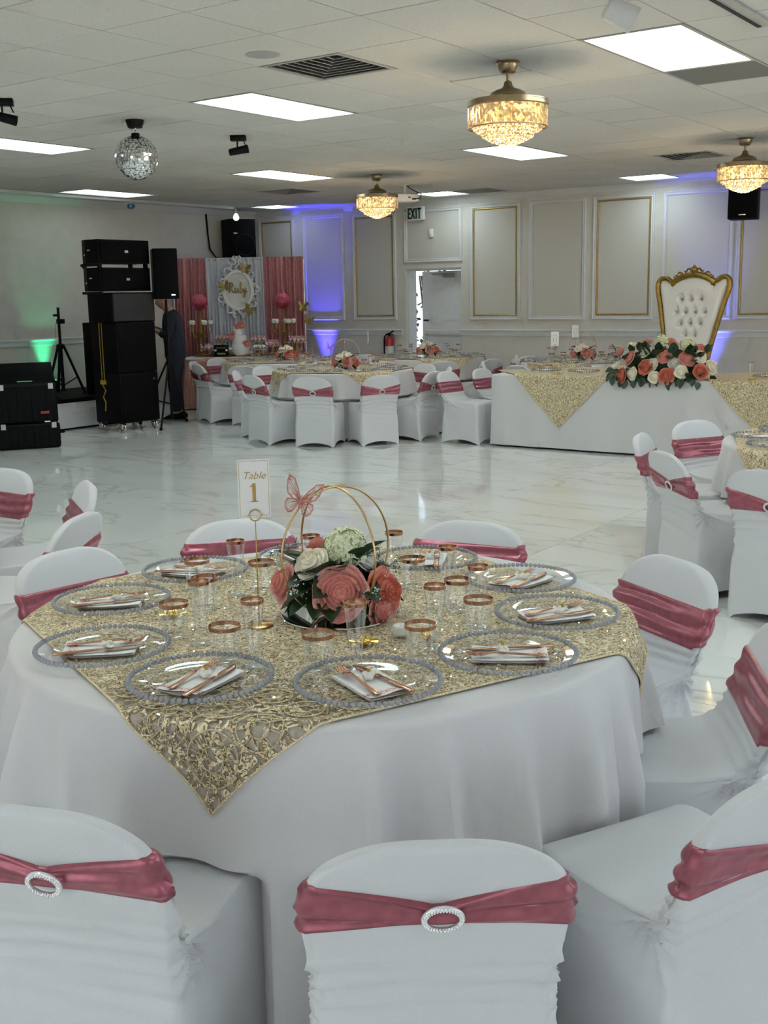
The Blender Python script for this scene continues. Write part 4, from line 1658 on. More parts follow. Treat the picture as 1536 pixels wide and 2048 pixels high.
TUMB = [(-.468, -.007, 'furthest left at the back left plate'), (-.299, -.146, 'behind the tall flute left of the table number'), (-.183, -.372, 'over the gold candy at the left'),
        (.062, -.449, 'between the two left front plates'), (.281, -.380, 'in front of the mirror, nearest the camera'), (.435, -.200, 'right of the candle'),
        (.435, .057, 'beside the right-end plate'), (.292, .192, 'left of the back right plate'), (.053, .331, 'on the plate side right behind the flowers'), (-.291, .072, 'behind the table number stem')]
for dx, dy, nm in TUMB:
    tumbler(T1.c[0] + dx, T1.c[1] + dy, 'clear tumbler with rose gold rim ' + nm)
FLU = [(-.322, .004, 'at the back left before the rear chair'), (-.182, .166, 'behind the left hoop'), (-.007, .327, 'behind the right hoop'), (.228, .245, 'behind the back right plates'),
       (.409, .099, 'left of the back right cutlery'), (.421, -.116, 'right of the flowers'), (-.083, -.382, 'at the left between two tumblers'), (.142, -.440, 'in front of the table number stand'),
       (.350, -.331, 'in front of the big pink rose')]
for dx, dy, nm in FLU:
    flute(T1.c[0] + dx, T1.c[1] + dy, 'clear champagne flute with rose gold rim ' + nm)
for (dx, dy, rz, nm) in [(-.301, -.265, .4, 'under the tumbler at the left'), (.264, -.190, 1.0, 'beside the mirror in front of the flowers'), (.36, -.06, 2.0, 'behind the tumbler at the right of the candle')]:
    o = linked('foil_candy', CANDY, None, (T1.c[0] + dx, T1.c[1] + dy, ZT), (0, 0, rz))
    tag(o, 'gold foil wrapped candy ' + nm, 'candy')

# votive candle
t = thing('votive_candle', 'white candle in a small clear glass right of the flowers', 'candle', (T1.c[0] + .300, T1.c[1] - .085, ZT))
b = MB()
b.lathe([(0, .004), (.027, .004), (.029, .001), (.030, .006), (.0315, .060)], 28)
b.build('glass_holder', M['glass'], t)
b = MB()
b.lathe([(0, .0095), (.019, .0095), (.020, .011), (.020, .029), (.018, .031), (0, .029)], 20)
b.tube([(0, 0, .028), (0.001, 0, .036)], 0.0008, 5)
b.build('candle', M['roselight'], t)


# table number
def table_number(loc, rz, num, label, stem=0.272, full=True):
    t = thing('table_number', label, 'sign', loc, rz)
    b = MB()
    b.lathe([(0, 0.0), (.036, 0.0), (.037, .002), (.034, .004), (.006, .006), (.003, .012), (0, .012)], 28)
    b.build('base', M['gold'], t)
    b = MB()
    b.tube([(0, 0, .008), (0, 0, stem)], .0016, 6)
    b.build('stem', M['gold'], t)
    b = MB()
    rc = stem + .0145
    for dy in (-.0022, .0022):
        b.tube([(.0145 * math.cos(a), dy, rc + .0145 * math.sin(a)) for a in np.linspace(0, 2 * PI, 25)[:-1]], .0016, 6, closed=True)
    b.build('ring_clip', M['gold'], t)
    w, h = .080, .146
    z0 = stem + .009
    card = MB()
    card.box((0, 0, z0 + h / 2), (w, .0012, h))
    c = card.build('card', M['paper'], t, smooth=False)
    if full:
        b = MB()
        e = .004
        for (x, z, a, d) in ((0, z0 + e, w - 2 * e, .0008), (0, z0 + h - e, w - 2 * e, .0008), (-w / 2 + e, z0 + h / 2, .0008, h - 2 * e), (w / 2 - e, z0 + h / 2, .0008, h - 2 * e)):
            b.box((x, -.0009, z), (a, .0006, d))
        b.build('border_line', M['gold'], c, smooth=False)
    ink = M['gold_trim'] if full else M['steel']
    text_mesh('lettering', 'Table', .026, ink, c, (0, -.0012, z0 + h * .72), (PI / 2, 0, 0), shear=.35, extrude=.0002, bold=-.0002)
    # numerals drawn with serifs
    b = MB()
    xs = [0] if len(str(num)) == 1 else [-.014, .014]
    for x, chh in zip(xs, str(num)):
        zb, zt = z0 + h * .27, z0 + h * .59
        if chh == '1':
            b.box((x, -.0010, (zb + zt) / 2), (.0085, .0006, zt - zb))
            b.box((x, -.0010, zb + .001), (.019, .0006, .0022))
            b.add([(x - .0105, -.0012, zt - .010), (x - .0105, -.0012, zt - .0075), (x + .004, -.0012, zt + .001), (x + .004, -.0012, zt - .004)], [(0, 3, 2, 1)])
        else:
            text = [(x - .008, zt - .010), (x - .006, zt - .003), (x, zt), (x + .007, zt - .004), (x + .006, zt - .014), (x - .008, zb + .003), (x + .009, zb + .003)]
            b.tube([(p, -.001, q) for p, q in text], .0022, 5)
    b.build('numeral', ink, c, smooth=False)
    return t


table_number((T1.c[0] - .064, T1.c[1] - .193, ZT), math.radians(41), 1, 'white card reading Table 1 on a thin gold stand')

# ================================================================== FLOWERS
def rose_mesh(name, m, seed, openness=1.0):
    rg = np.random.default_rng(seed)
    b = MB()
    layers = [(2, .01, .09, .92, 3.3, .0), (3, .03, .19, .92, 2.6, .015), (3, .06, .31, .89, 2.5, .03), (4, .10, .45, .83, 2.1, .05), (5, .14, .62, .70, 1.75, .08), (5, .17, .80, .50, 1.7, .11), (6, .18, .97, .27, 1.45, .13)]
    for li, (n, r0, r1, h, span, curl) in enumerate(layers):
        a0 = rg.uniform(0, 6.28)
        for k in range(n):
            ph = a0 + 2 * PI * k / n + rg.uniform(-.12, .12)
            jr, jh = rg.uniform(.94, 1.06), rg.uniform(.94, 1.05)
            tw = rg.uniform(.05, .22)
            w0 = rg.uniform(0, 6.28)

            def fn(u, v):
                s = 2 * u - 1
                v = v * (1 - .20 * s ** 4)
                a = ph + s * span / 2 * (0.45 + .55 * math.sin(PI / 2 * min(1, v * 1.5))) + tw * s * .5
                r = r0 + (r1 * openness * jr - r0) * math.sin(PI / 2 * v) ** (1.0 if li < 4 else .85) + curl * v ** 6 * (1 + .5 * math.sin(4 * s + w0)) + .03 * s * (1 if li < 4 else .5)
                z = h * jh * (v ** 1.15) - curl * .8 * v ** 8 + .015 * math.sin(4 * s + w0) * v
                return (r * math.cos(a), r * math.sin(a), z)
            b.grid(fn, 9, 8)
    k = openness
    b.lathe([(0, -.05), (.16, 0), (.55 * k, .10), (.72 * k, .24), (.62 * k, .40), (.48 * k, .56), (.36 * k, .68), (.24 * k, .76), (.12 * k, .80), (0, .82)], 16)  # filler dome added to keep the gaps between petals from going dark
    return b.mesh(name, m)


ROSES = {'pink': [rose_mesh('rose', M['rose'], s) for s in (1, 2)], 'ivory': [rose_mesh('rose', M['rosewhite'], s, .85) for s in (3, 4)], 'white': [rose_mesh('rose', M['roselight'], 5, .9)],
         'coral': [rose_mesh('rose', mat('coral_petal', (0.66, 0.20, 0.13), .6, 0, 14, .25, .15, 60), 6, 1.0)]}


def hydrangea_mesh():
    rg = np.random.default_rng(8)
    b = MB()
    n = 95
    for k in range(n):
        z = 1 - 1.25 * (k + .5) / n
        a = k * 2.39996
        r = math.sqrt(max(0, 1 - z * z))
        d = Vector((r * math.cos(a), r * math.sin(a), z))
        q = d.to_track_quat('Z', 'Y').to_matrix()
        base = d * rg.uniform(.86, 1.06)
        sp = rg.uniform(0, 1.5)
        for p in range(4):
            g = sp + p * PI / 2
            e, f = Vector((math.cos(g), math.sin(g), 0)), Vector((-math.sin(g), math.cos(g), 0))
            L, w = .25, .125
            q = q @ Euler((rg.normal(0, .12), rg.normal(0, .12), 0)).to_matrix()
            pts = [base + q @ (e * .01), base + q @ (e * L * .55 + f * w + Vector((0, 0, .05))), base + q @ (e * L + Vector((0, 0, .02))), base + q @ (e * L * .55 - f * w + Vector((0, 0, .05))),
                   base + q @ (e * L * .55 + Vector((0, 0, .015)))]
            b.add(pts, [(0, 3, 4), (3, 2, 4), (2, 1, 4), (1, 0, 4)])
    b.sphere((0, 0, -.05), .66, 12, 8)
    return b.mesh('hydrangea', M['hydrangea'])


HYD = hydrangea_mesh()


def leaf_mesh(name, m, wid=.5, fold=.22, droop=.25, tip=1.4):
    b = MB()

    def fn(u, v):
        s = 2 * u - 1
        w = wid * (math.sin(PI * v ** .8) ** .8) * (1 - .15 * v)
        return (s * w * .5, v, abs(s) * w * fold - droop * v * v + .02 * math.sin(9 * v) * s)
    b.grid(fn, 5, 9)
    b.tube([(0, -.12, .0), (0, .05, 0), (0, .9, -droop * .81 - .004)], [.012, .012, .004], 4)
    return b.mesh(name, m)


LEAVES = [leaf_mesh('leaf', M['leaf'], .85, .2, .3), leaf_mesh('leaf', M['leaf'], .72, .25, .15), leaf_mesh('leaf', M['leaf'], .9, .15, .4)]
EUC = [leaf_mesh('leaf', M['leaf2'], .95, .10, .12), leaf_mesh('leaf', M['leaf2'], .8, .12, .2)]


def aim(o, d, spin=0.0, axis='Z'):
    q = Vector(d).normalized().to_track_quat(axis, 'X' if axis == 'Y' else 'Y')
    o.rotation_mode = 'QUATERNION'
    from mathutils import Quaternion
    q2 = Quaternion(Vector((0, 0, 1)) if axis == 'Z' else Vector((0, 1, 0)), spin)
    o.rotation_quaternion = q @ q2


def put_flower(t, kind, pos, rad, d, n=0, label=None):
    me = HYD if kind == 'hyd' else ROSES[kind][n % len(ROSES[kind])]
    o = linked('hydrangea' if kind == 'hyd' else 'rose', me, t, pos, (0, 0, 0), (rad, rad, rad))
    aim(o, d, random.uniform(0, 6))
    p = Vector(pos) - Vector(d).normalized() * rad * .45 if kind != 'hyd' else Vector(pos)
    o.location = p
    if label:
        o['label'] = label
    return o


def put_leaf(t, pos, d, size, euc=False, roll=0.0):
    me = random.choice(EUC if euc else LEAVES)
    o = linked('leaf', me, t, pos, (0, 0, 0), (size, size, size))
    d = Vector(d).normalized()
    z = Vector((0, 0, 1)) - d * d.z
    if z.length < .05:
        z = Vector((1, 0, 0)) - d * d.x
    z.normalize()
    x = d.cross(z).normalized()
    Mx = Matrix((x, d, z)).transposed()
    o.rotation_mode = 'QUATERNION'
    o.rotation_quaternion = (Mx @ Matrix.Rotation(roll, 3, 'Y')).to_quaternion()
    return o


def hoop_mesh(r):
    b = MB()
    b.tube([(r * math.cos(a), 0, r * math.sin(a)) for a in np.linspace(0, 2 * PI, 65)[:-1]], .0028, 8, closed=True)
    return b.mesh('hoop', M['hoopgold'])


HOOP = hoop_mesh(.168)


def breath(t, c, rad, n=45):
    rg = np.random.default_rng(int(abs(c[0]) * 1000) + n)
    b = MB()
    s = MB()
    for k in range(n):
        d = Vector((rg.normal(), rg.normal(), rg.normal() * .8))
        p = Vector(c) + d.normalized() * rad * rg.uniform(.3, 1)
        b.sphere(p, rg.uniform(.0018, .0032), 5, 4)
        if k % 2:
            s.tube([Vector(c) - Vector((0, 0, rad * .5)), p], .0005, 3)
    o = b.build('babys_breath', M['roselight'], t, auto=False)
    s.build('stems', M['leaf'], o, auto=False)
    return o


RV, FV = Vector((0.813, 0.582, 0)), Vector((0.584, -0.811, 0))   # to the right / towards the viewer


def centrepiece(loc, label, rot=0.0, flowers=None, nleaf=26, hoops=True, detail=True, group=None, hoop_dir=(37, -53)):
    t = thing('flower_centrepiece', label, 'flowers', loc, rot, group)
    b = MB()
    b.lathe([(0, .0), (.150, .0), (.152, .002), (.150, .0042), (0, .0042)], 48)
    m = b.build('mirror_base', M['mirror'], t)
    b = MB()
    b.lathe([(0, .006), (.035, .006), (.055, .015), (.072, .040), (.068, .066), (.066, .066), (.070, .040), (.053, .017), (.034, .009), (0, .009)], 28)
    b.build('glass_bowl', M['glass'], t)
    b = MB()
    b.sphere((0, 0, .085), .085, 14, 9, (1, 1, .75))
    b.build('greenery_core', M['leaf'], t)
    if hoops:
        base = math.atan2(RV.y, RV.x)
        for g in hoop_dir:
            linked('hoop', HOOP, t, (0, 0, .172), (0, 0, base + math.radians(g)))
        rbox('hoop_clip', (.030, .012, .008), .002, M['hoopgold'], t, (0, 0, .3405), (0, 0, base))
    W = lambda r, f, z: RV * r + FV * f + Vector((0, 0, z))
    for k, (kind, r, f, z, rad) in enumerate(flowers):
        p = W(r, f, z)
        put_flower(t, kind, p, rad, p - Vector((0, 0, .03)) + FV * .05, k)
    rg = np.random.default_rng(17)
    for k in range(nleaf):
        a = 2 * PI * k / nleaf * 2.0 + rg.uniform(-.2, .2)
        tier = k % 3
        el = (-.25, .25, .75)[tier] + rg.uniform(-.2, .2)
        d = Vector((math.cos(a) * math.cos(el), math.sin(a) * math.cos(el), math.sin(el)))
        put_leaf(t, Vector((0, 0, .075)) + d * .055, d, rg.uniform(.085, .125), roll=rg.uniform(-.6, .6))
    if detail:
        for (r, f, z) in ((-.10, .085, .085), (.085, .10, .08), (.13, .02, .10)):
            breath(t, W(r, f, z), .032, 46)
        rg = np.random.default_rng(23)
        for (r, f, z) in ((-.135, .0, .17), (.075, .03, .165), (.13, -.01, .12)):
            c = W(r, f, z)
            b = MB()
            for k in range(7):
                d = (RV * rg.normal() + Vector((0, 0, rg.uniform(-.2, .8))) + FV * rg.normal() * .4).normalized()
                e = c + d * .045
                b.tube([c, e], .0008, 3)
                for q in range(8):
                    g = c + d * (.010 + .0045 * q)
                    s = (Vector((rg.normal(), rg.normal(), rg.normal()))).normalized() * .011
                    b.add([g, g + s + d * .004, g + s * .9 + d * .007], [(0, 1, 2)])
            b.build('rosemary_sprig', M['leaf'], t, smooth=False)
    return t


MAINFL = [('pink', .012, .115, .088, .068), ('ivory', -.068, .055, .158, .052), ('hyd', .020, -.005, .172, .056), ('pink', -.150, .010, .090, .050), ('coral', .130, .050, .070, .060), ('white', .085, -.020, .140, .045),
          ('pink', -.055, -.070, .170, .046), ('pink', .06, -.09, .13, .05), ('pink', .125, .075, .03, .045)]
CP0 = (T1.c[0] + .045, T1.c[1] - .005, ZT)
centrepiece(CP0, 'rose and hydrangea centrepiece with two gold hoops on a mirror, nearest table', flowers=MAINFL, nleaf=46)


# butterfly clipped to the hoop
def butterfly(loc, rot, size, label):
    t = thing('butterfly', label, 'butterfly', loc)
    t.rotation_euler = rot
    up = [(0.0, .0), (.10, .22), (.30, .55), (.62, .98), (.98, 1.10), (1.0, .85), (.92, .50), (.78, .22), (.45, .02)]
    lo = [(0, 0), (.40, .02), (.72, .0), (.80, -.22), (.70, -.50), (.48, -.66), (.30, -.60), (.14, -.30)]
    for s in (-1, 1):
        w = MB()
        net = MB()
        for out in (up, lo):
            pts = [(s * x * size * math.cos(.5), -abs(x) * size * math.sin(.5), z * size) for x, z in out]
            w.tube(pts, .0012, 5, closed=True)
            n = len(pts)
            cx = [sum(p[i] for p in pts) / n for i in range(3)]
            # filigree: spokes and inner loops, cut-out look
            for k in range(1, n):
                w.tube([pts[0], [a * .55 + c * .45 for a, c in zip(cx, pts[k])], pts[k]], .0008, 4)
                if k < n - 1:
                    q = [[a * .45 + c * .30 + d * .25 for a, c, d in zip(cx, pts[k], pts[k + 1])], pts[k], pts[k + 1]]
                    m = [sum(p[i] for p in q) / 3 for i in range(3)]
                    ring = [[m[i] + (p[i] - m[i]) * .62 for i in range(3)] for p in q]
                    w.tube(ring, .0011, 4, closed=True)
            for k in range(n):
                a, c = pts[k], pts[(k + 1) % n]
                e = [p * .86 + q * .14 for p, q in zip(a, cx)]
                f = [p * .86 + q * .14 for p, q in zip(c, cx)]
                net.add([a, c, f, e], [(0, 1, 2, 3)])
        o = w.build('wing', M['pinkfoil'], t)
        net.build('wing_edge', M['pinkfoil'], o, smooth=False)
    b = MB()
    b.tube([(0, -.001, -.45 * size), (0, -.002, -.1 * size), (0, -.002, .2 * size), (0, -.001, .3 * size)], [.0012, .0026, .0026, .0012], 6)
    b.build('body', M['pinkfoil'], t)
    return t


M['pinkfoil'] = mat('rose_glitter_card', (0.66, 0.30, 0.27), 0.35, 0.55, 900, 0.5, 0.5, 900)
_bp = Vector(CP0) + RV * -.085 + FV * .075 + Vector((0, 0, .318))
butterfly(_bp, (math.radians(-8), math.radians(18), math.radians(38)), .052, 'rose pink cut-out butterfly clipped on the gold hoop of the nearest centrepiece')
# open lace scallops at the hanging corner of the nearest overlay
_lc = MB()
rgl = np.random.default_rng(77)


def _wheel(u0, v0, r, petals):
    c = [(u0 + r * math.cos(a) , v0 + r * math.sin(a)) for a in np.linspace(0, 2 * PI, 25)[:-1]]
    ok = lambda q: 0.002 < q[0] < .998 and 0.002 < q[1] < .998
    lift = lambda q: Vector(ov1fn(min(.999, max(.001, q[0])), min(.999, max(.001, q[1])))) + Vector((FV.x * .002, FV.y * .002, .002))
    _lc.tube([lift(q) for q in c], .0015, 4, closed=True)
    c2 = [(u0 + r * .45 * math.cos(a), v0 + r * .45 * math.sin(a)) for a in np.linspace(0, 2 * PI, 13)[:-1]]
    _lc.tube([lift(q) for q in c2], .0013, 4, closed=True)
    for k in range(petals):
        a = 2 * PI * k / petals
        _lc.tube([lift((u0 + r * .45 * math.cos(a), v0 + r * .45 * math.sin(a))), lift((u0 + r * math.cos(a), v0 + r * math.sin(a)))], .0011, 4)


for (u0, v0, r, p) in [(.945, .06, .042, 14), (.86, .045, .034, 11), (.955, .145, .034, 9), (.87, .125, .038, 10), (.79, .06, .030, 8), (.94, .225, .030, 8), (.72, .04, .028, 8), (.96, .30, .028, 8), (.80, .14, .03, 9), (.865, .21, .03, 9)]:
    _wheel(1 - u0 if False else u0, v0, r, p)
_o = _lc.build('lace_wheels', M['laceloop'], ov1, auto=False)

# ================================================================== CEILING FITTINGS
M['brass'] = mat('satin_brass', (0.40, 0.30, 0.18), 0.30, 0.9, 50, 0.1)
M['crystal'] = thin_glass('amber_crystal', (1.0, 0.90, 0.70), 0.06, 0.18, 0.85)
M['blade'] = mat('smoked_blade', (0.16, 0.15, 0.14), 0.15, 0.2, 20, 0.15)
M['glintbead'] = _sparkle('painted_glint_bead', 70.0, 0.30, 3.2, (1.0, 0.66, 0.28))  # crystal beads are no lamps; their glow and glints are painted as emission


def chandelier_proto():
    t = thing('crystal_fan_lamp', 'x', 'chandelier')
    b = MB()
    b.lathe([(0, 0), (.070, 0), (.072, -.012), (.064, -.018), (.062, -.030), (.050, -.062), (.036, -.070), (0, -.070)], 32)
    b.build('canopy', M['brass'], t)
    b = MB()
    b.lathe([(.011, -.068), (.011, -.118)], 14)
    b.build('downrod', M['brass'], t)
    b = MB()
    b.lathe([(.014, -.112), (.024, -.120), (.028, -.140), (.040, -.155), (.075, -.166), (.105, -.182), (.118, -.205), (.120, -.215), (0, -.215)], 40)
    b.build('motor_housing', M['brass'], t)
    for k in range(4):
        b = MB()

        def fn(u, v, k=k):
            a = k * PI / 2 + .15 + u * 1.75
            r = .10 + (.145) * v * (0.9 + .1 * math.sin(PI * u)) + .012 * u
            return (r * math.cos(a), r * math.sin(a), -.198 - .034 * v - .010 * u)
        b.grid(fn, 14, 5)
        b.build('folded_blade', M['blade'], t)
    b = MB()
    b.lathe([(.235, -.228), (.247, -.230), (.249, -.262), (.243, -.268), (.232, -.266), (.232, -.232)], 56)
    b.lathe([(0, -.225), (.236, -.229), (.236, -.231)], 40)
    b.build('rim_band', M['brass'], t)
    # prisms round the drum
    b = MB()
    for k in range(56):
        a = 2 * PI * k / 56
        R = Matrix.Rotation(a, 3, 'Z')
        w = .0118
        poly = [(.236, -w), (.243, -w * .5), (.245, 0), (.243, w * .5), (.236, w)]
        for z0, z1 in ((-.268, -.320), (-.321, -.382)):
            vs = [R @ Vector((p, q, z0)) for p, q in poly] + [R @ Vector((p, q, z1)) for p, q in poly] + [R @ Vector((.237, 0, z1 - .006))]
            b.add(vs, [(i, (i + 1) % 5, 5 + (i + 1) % 5, 5 + i) for i in range(5)] + [(5 + i, 5 + (i + 1) % 5, 10) for i in range(5)])
    b.build('crystal_prisms', M['crystal'], t, smooth=False)
    b = MB()
    b.lathe([(.232, -.382), (.246, -.386), (.246, -.391), (.230, -.391)], 56)
    b.build('lower_ring', M['brass'], t)
    # lit diffuser drum inside
    b = MB()
    b.lathe([(0, -.245), (.212, -.248), (.216, -.26), (.216, -.372), (.20, -.378), (.17, -.380), (0, -.380)], 40)
    b.build('led_diffuser', M['warm_light'], t)
    # cascading tiers of beads
    b = MB()
    for r, z, n in ((.205, -.392, 48), (.185, -.405, 44), (.160, -.400, 40), (.158, -.420, 40), (.150, -.437, 38), (.125, -.432, 32), (.118, -.452, 30), (.098, -.462, 26), (.075, -.470, 20), (.050, -.480, 14), (.025, -.486, 8)):
        for k in range(n):
            a = 2 * PI * (k + .5 * (n % 3)) / n
            b.sphere((r * math.cos(a), r * math.sin(a), z), .0105, 6, 4)
    b.build('crystal_beads', M['glintbead'], t, smooth=False)
    return t


_ch = chandelier_proto()
CHN = [((-3.56, 6.317), 'crystal fan lamp with gold canopy, the nearest and largest one'), ((-7.916, 10.967), 'crystal fan lamp in the middle of the ceiling beside the projector'),
       ((-3.594, 10.858), 'crystal fan lamp at the right picture edge'), ((-3.56, 1.75), 'unseen crystal fan lamp added for light over the nearest table')]  # last lamp is out of view, added to brighten the nearest table
for (xy, nm) in CHN:
    place(_ch, (xy[0], xy[1], CEIL), random.uniform(0, 6), nm, 'chandelier', 'crystal fan lamps')
    d = bpy.data.lights.new('lamp_glow', 'POINT')
    d.energy = 14
    d.color = (1.0, 0.74, 0.42)
    d.shadow_soft_size = 0.15
    o = bpy.data.objects.new('lamp_glow', d)
    COL.objects.link(o)
    o.location = (xy[0], xy[1], CEIL - .60)
drop_tree(_ch)

# mirror ball
t = thing('mirror_ball', 'mirror ball hanging on a short chain at the upper left', 'mirror ball', (-6.91, 6.357, CEIL))
b = MB()
b.lathe([(0, 0), (.072, 0), (.072, -.010), (.056, -.058), (0, -.058)], 20)
b.build('motor', M['blackmetal'], t)
b = MB()
for k in range(4):
    z = -.070 - k * .019
    ax = (1, 0) if k % 2 else (0, 1)
    b.tube([(ax[0] * .007 * math.cos(a), ax[1] * .007 * math.cos(a), z + .012 * math.sin(a)) for a in np.linspace(0, 2 * PI, 13)[:-1]], .0022, 5, closed=True)
b.build('chain', M['chrome'], t)
BR = .168
BC = -.135 - BR + .02
b = MB()
b.lathe([(0, BC + BR + .016), (.03, BC + BR + .016), (.034, BC + BR - .004)], 16)
b.build('cap', M['blackmetal'], t)
b = MB()
b.sphere((0, 0, BC), BR - .004, 32, 20)
b.build('core', M['steel'], t)
b = MB()
rg = np.random.default_rng(3)
rows = 26
for i in range(rows):
    la = -PI / 2 + PI * (i + .5) / rows
    n = max(4, int(2 * PI * BR * math.cos(la) / (PI * BR / rows)))
    for k in range(n):
        lo = 2 * PI * k / n
        R = (Matrix.Rotation(lo, 3, 'Z') @ Matrix.Rotation(-la, 3, 'Y') @ Euler((0, rg.normal(0, .02), rg.normal(0, .02))).to_matrix())
        h = PI * BR / rows / 2 * .90
        vs = [R @ Vector((BR, a, c)) + Vector((0, 0, BC)) for a, c in ((-h, -h), (h, -h), (h, h), (-h, h))]
        b.add(vs, [(0, 1, 2, 3)])
o = b.build('mirror_tiles', M['mirror'], t, smooth=False)
o['kind'] = 'stuff'


def ceiling_spot(loc, rz, tilt, label, m, s=1.0):
    t = thing('ceiling_spotlight', label, 'spotlight', loc, rz)
    rbox('mount_box', (.135 * s, .085 * s, .045 * s), .004, m, t, (0, 0, -.0225 * s))
    b = MB()
    b.tube([(-.01 * s, 0, -.045 * s), (-.01 * s, 0, -.10 * s)], .007 * s, 6)
    b.tube([(.045 * s, 0, -.045 * s), (.065 * s, 0, -.09 * s)], .005 * s, 6)
    b.build('yoke', m, t)
    b = MB()
    R = Matrix.Rotation(PI / 2 + tilt, 3, 'Y')
    b.lathe([(0, -.085 * s), (.026 * s, -.085 * s), (.030 * s, -.075 * s), (.034 * s, .05 * s), (.036 * s, .085 * s), (.030 * s, .086 * s), (.026 * s, .07 * s), (0, .07 * s)], 20, (0, 0, -.125 * s), rot=R)
    b.build('lamp_head', m, t)
    return t


_base = math.atan2(RV.y, RV.x)
ceiling_spot((-6.907, 7.534, CEIL), _base, math.radians(-10), 'black ceiling spotlight right of the mirror ball', M['blackmetal'])
ceiling_spot((-6.87, 5.12, CEIL), _base + .2, math.radians(14), 'black ceiling spotlight cut by the left edge at the upper left', M['blackmetal'])
t = thing('ceiling_spotlight', 'white ceiling spotlight cut by the top edge', 'spotlight', (-2.35, 5.27, CEIL))
b = MB()
b.lathe([(0, 0), (.05, 0), (.05, -.012), (.012, -.02), (.012, -.06), (0, -.06)], 18)
b.build('mount', M['trim'], t)
b = MB()
b.lathe([(0, -.06), (.045, -.06), (.055, -.05), (.062, .09), (.055, .09), (.05, .06), (0, .06)], 24, (-.03, .0, -.085), rot=Matrix.Rotation(math.radians(115), 3, Vector((-.58, .81, 0))))
b.build('lamp_head', M['trim'], t)

# small coloured lamps on the rail by the left wall
t = thing('hanging_effect_lamp', 'small blue effect lamp hanging from the rail by the left wall', 'lamp', (-12.17, 11.04, CEIL - .037))
b = MB()
b.tube([(0, 0, 0), (0, 0, -.035)], .006, 6)
b.build('stem', M['trim'], t)
b = MB()
b.lathe([(0, -.035), (.03, -.035), (.05, -.048), (.052, -.085), (.03, -.100), (0, -.100)], 12)
b.build('body', mat('teal_plastic', (0.01, 0.06, 0.11), 0.35, 0, 30, .2), t)
t = thing('hanging_bulb', 'glowing green-white bulb hanging from the rail near the corner loudspeaker', 'lamp', (-12.10, 13.08, CEIL - .037))
b = MB()
b.tube([(0, 0, 0), (0, 0, -.05)], .008, 6)
b.lathe([(.016, -.04), (.018, -.075), (0, -.075)], 12)
b.build('socket', M['trim'], t)
b = MB()
b.lathe([(.018, -.072), (.034, -.095), (.046, -.130), (.040, -.160), (.020, -.176), (0, -.178)], 16)
b.build('bulb', emission('green_white_bulb', (0.55, 1.0, 0.60), 2.2), t)

# projector
t = thing('projector', 'white projector hung from the ceiling with a black cable', 'projector', (-8.37, 12.21, CEIL), _base + .25)
rbox('body', (.30, .24, .095), .015, M['white'], t, (0, 0, -.17))
b = MB()
b.lathe([(0, 0), (.05, 0), (.05, -.01), (.016, -.014), (.016, -.11), (.06, -.115), (.06, -.122), (0, -.122)], 14)
b.build('ceiling_mount', M['trim'], t)
b = MB()
b.lathe([(0, 0), (.035, 0), (.035, .02), (.028, .022), (0, .012)], 18, (-.09, .12, -.17), rot=Matrix.Rotation(-PI / 2, 3, 'X'))
b.build('lens', M['blackmetal'], t)
b = MB()
b.box((.02, -.122, -.165), (.03, .006, .014))
b.box((.08, -.122, -.185), (.05, .006, .018))
b.build('sockets', M['blackmetal'], t, smooth=False)
b = MB()
b.tube([(.01, -.02, -.005), (.05, -.05, -.05), (.12, -.12, -.10), (.17, -.15, -.13), (.15, -.15, -.18), (.08, -.125, -.185)], .006, 6)
b.build('cable', M['black'], t)

# exit sign
t = thing('exit_sign', 'white EXIT sign with dark green letters above the far door', 'sign', (-9.55, Yb - .10, 2.76), math.radians(0))
rbox('housing', (.30, .055, .195), .006, M['white'], t, (0, .03, 0))
b = MB()
b.box((.0, .075, .09), (.10, .05, .03))
b.build('mount', M['white'], t, smooth=False)
b = MB()
b.box((-.012, -.0005, 0), (.255, .004, .165))
b.build('face', mat('sign_face', (0.55, 0.60, 0.58), .4, 0, 20, .05), t, smooth=False)
b = MB()
gr = mat('dark_green', (0.006, 0.03, 0.02), .5, 0, 20, .1)
H2 = .155
b.box((-.110, -.004, 0), (.020, .004, H2))
for z in (-.5, 0, .5):
    b.box((-.090, -.004, z * (H2 - .024)), (.046 if z else .036, .004, .024))
for s in (-1, 1):
    b.box((-.030, -.004, 0), (.021, .004, H2 * 1.03), rot=Matrix.Rotation(s * .36, 3, 'Y'))
b.box((.030, -.004, 0), (.022, .004, H2))
b.box((.083, -.004, 0), (.021, .004, H2))
b.box((.083, -.004, H2 / 2 - .012), (.062, .004, .024))
b.build('lettering', gr, t, smooth=False)
t = thing('motion_sensor', 'small white sensor on the wall under the exit sign', 'sensor', (-9.31, Yb - .003, 2.47))
rbox('body', (.065, .05, .12), .012, M['white'], t, (0, -.025, 0))
rbox('window', (.045, .01, .045), .004, M['trim'], t, (0, -.052, -.02))

# wall loudspeakers


def pa_speaker(name, loc, rz, size, label, tilt=0.0, badge=None, parent=None, grille_col=None):
    t = thing(name, label, 'loudspeaker', loc, rz)
    w, d, h = size
    rbox('cabinet', (w, d, h), .012, M['black'], t, (0, 0, h / 2))
    rbox('grille', (w - .03, .012, h - .03), .004, grille_col or M['grille'], t, (0, -d / 2 - .003, h / 2))
    if badge:
        bx, bz, bw, bh = badge
        b = MB()
        b.box((bx, -d / 2 - .011, bz), (bw, .004, bh))
        b.build('badge', M['chrome'], t, smooth=False)
    return t


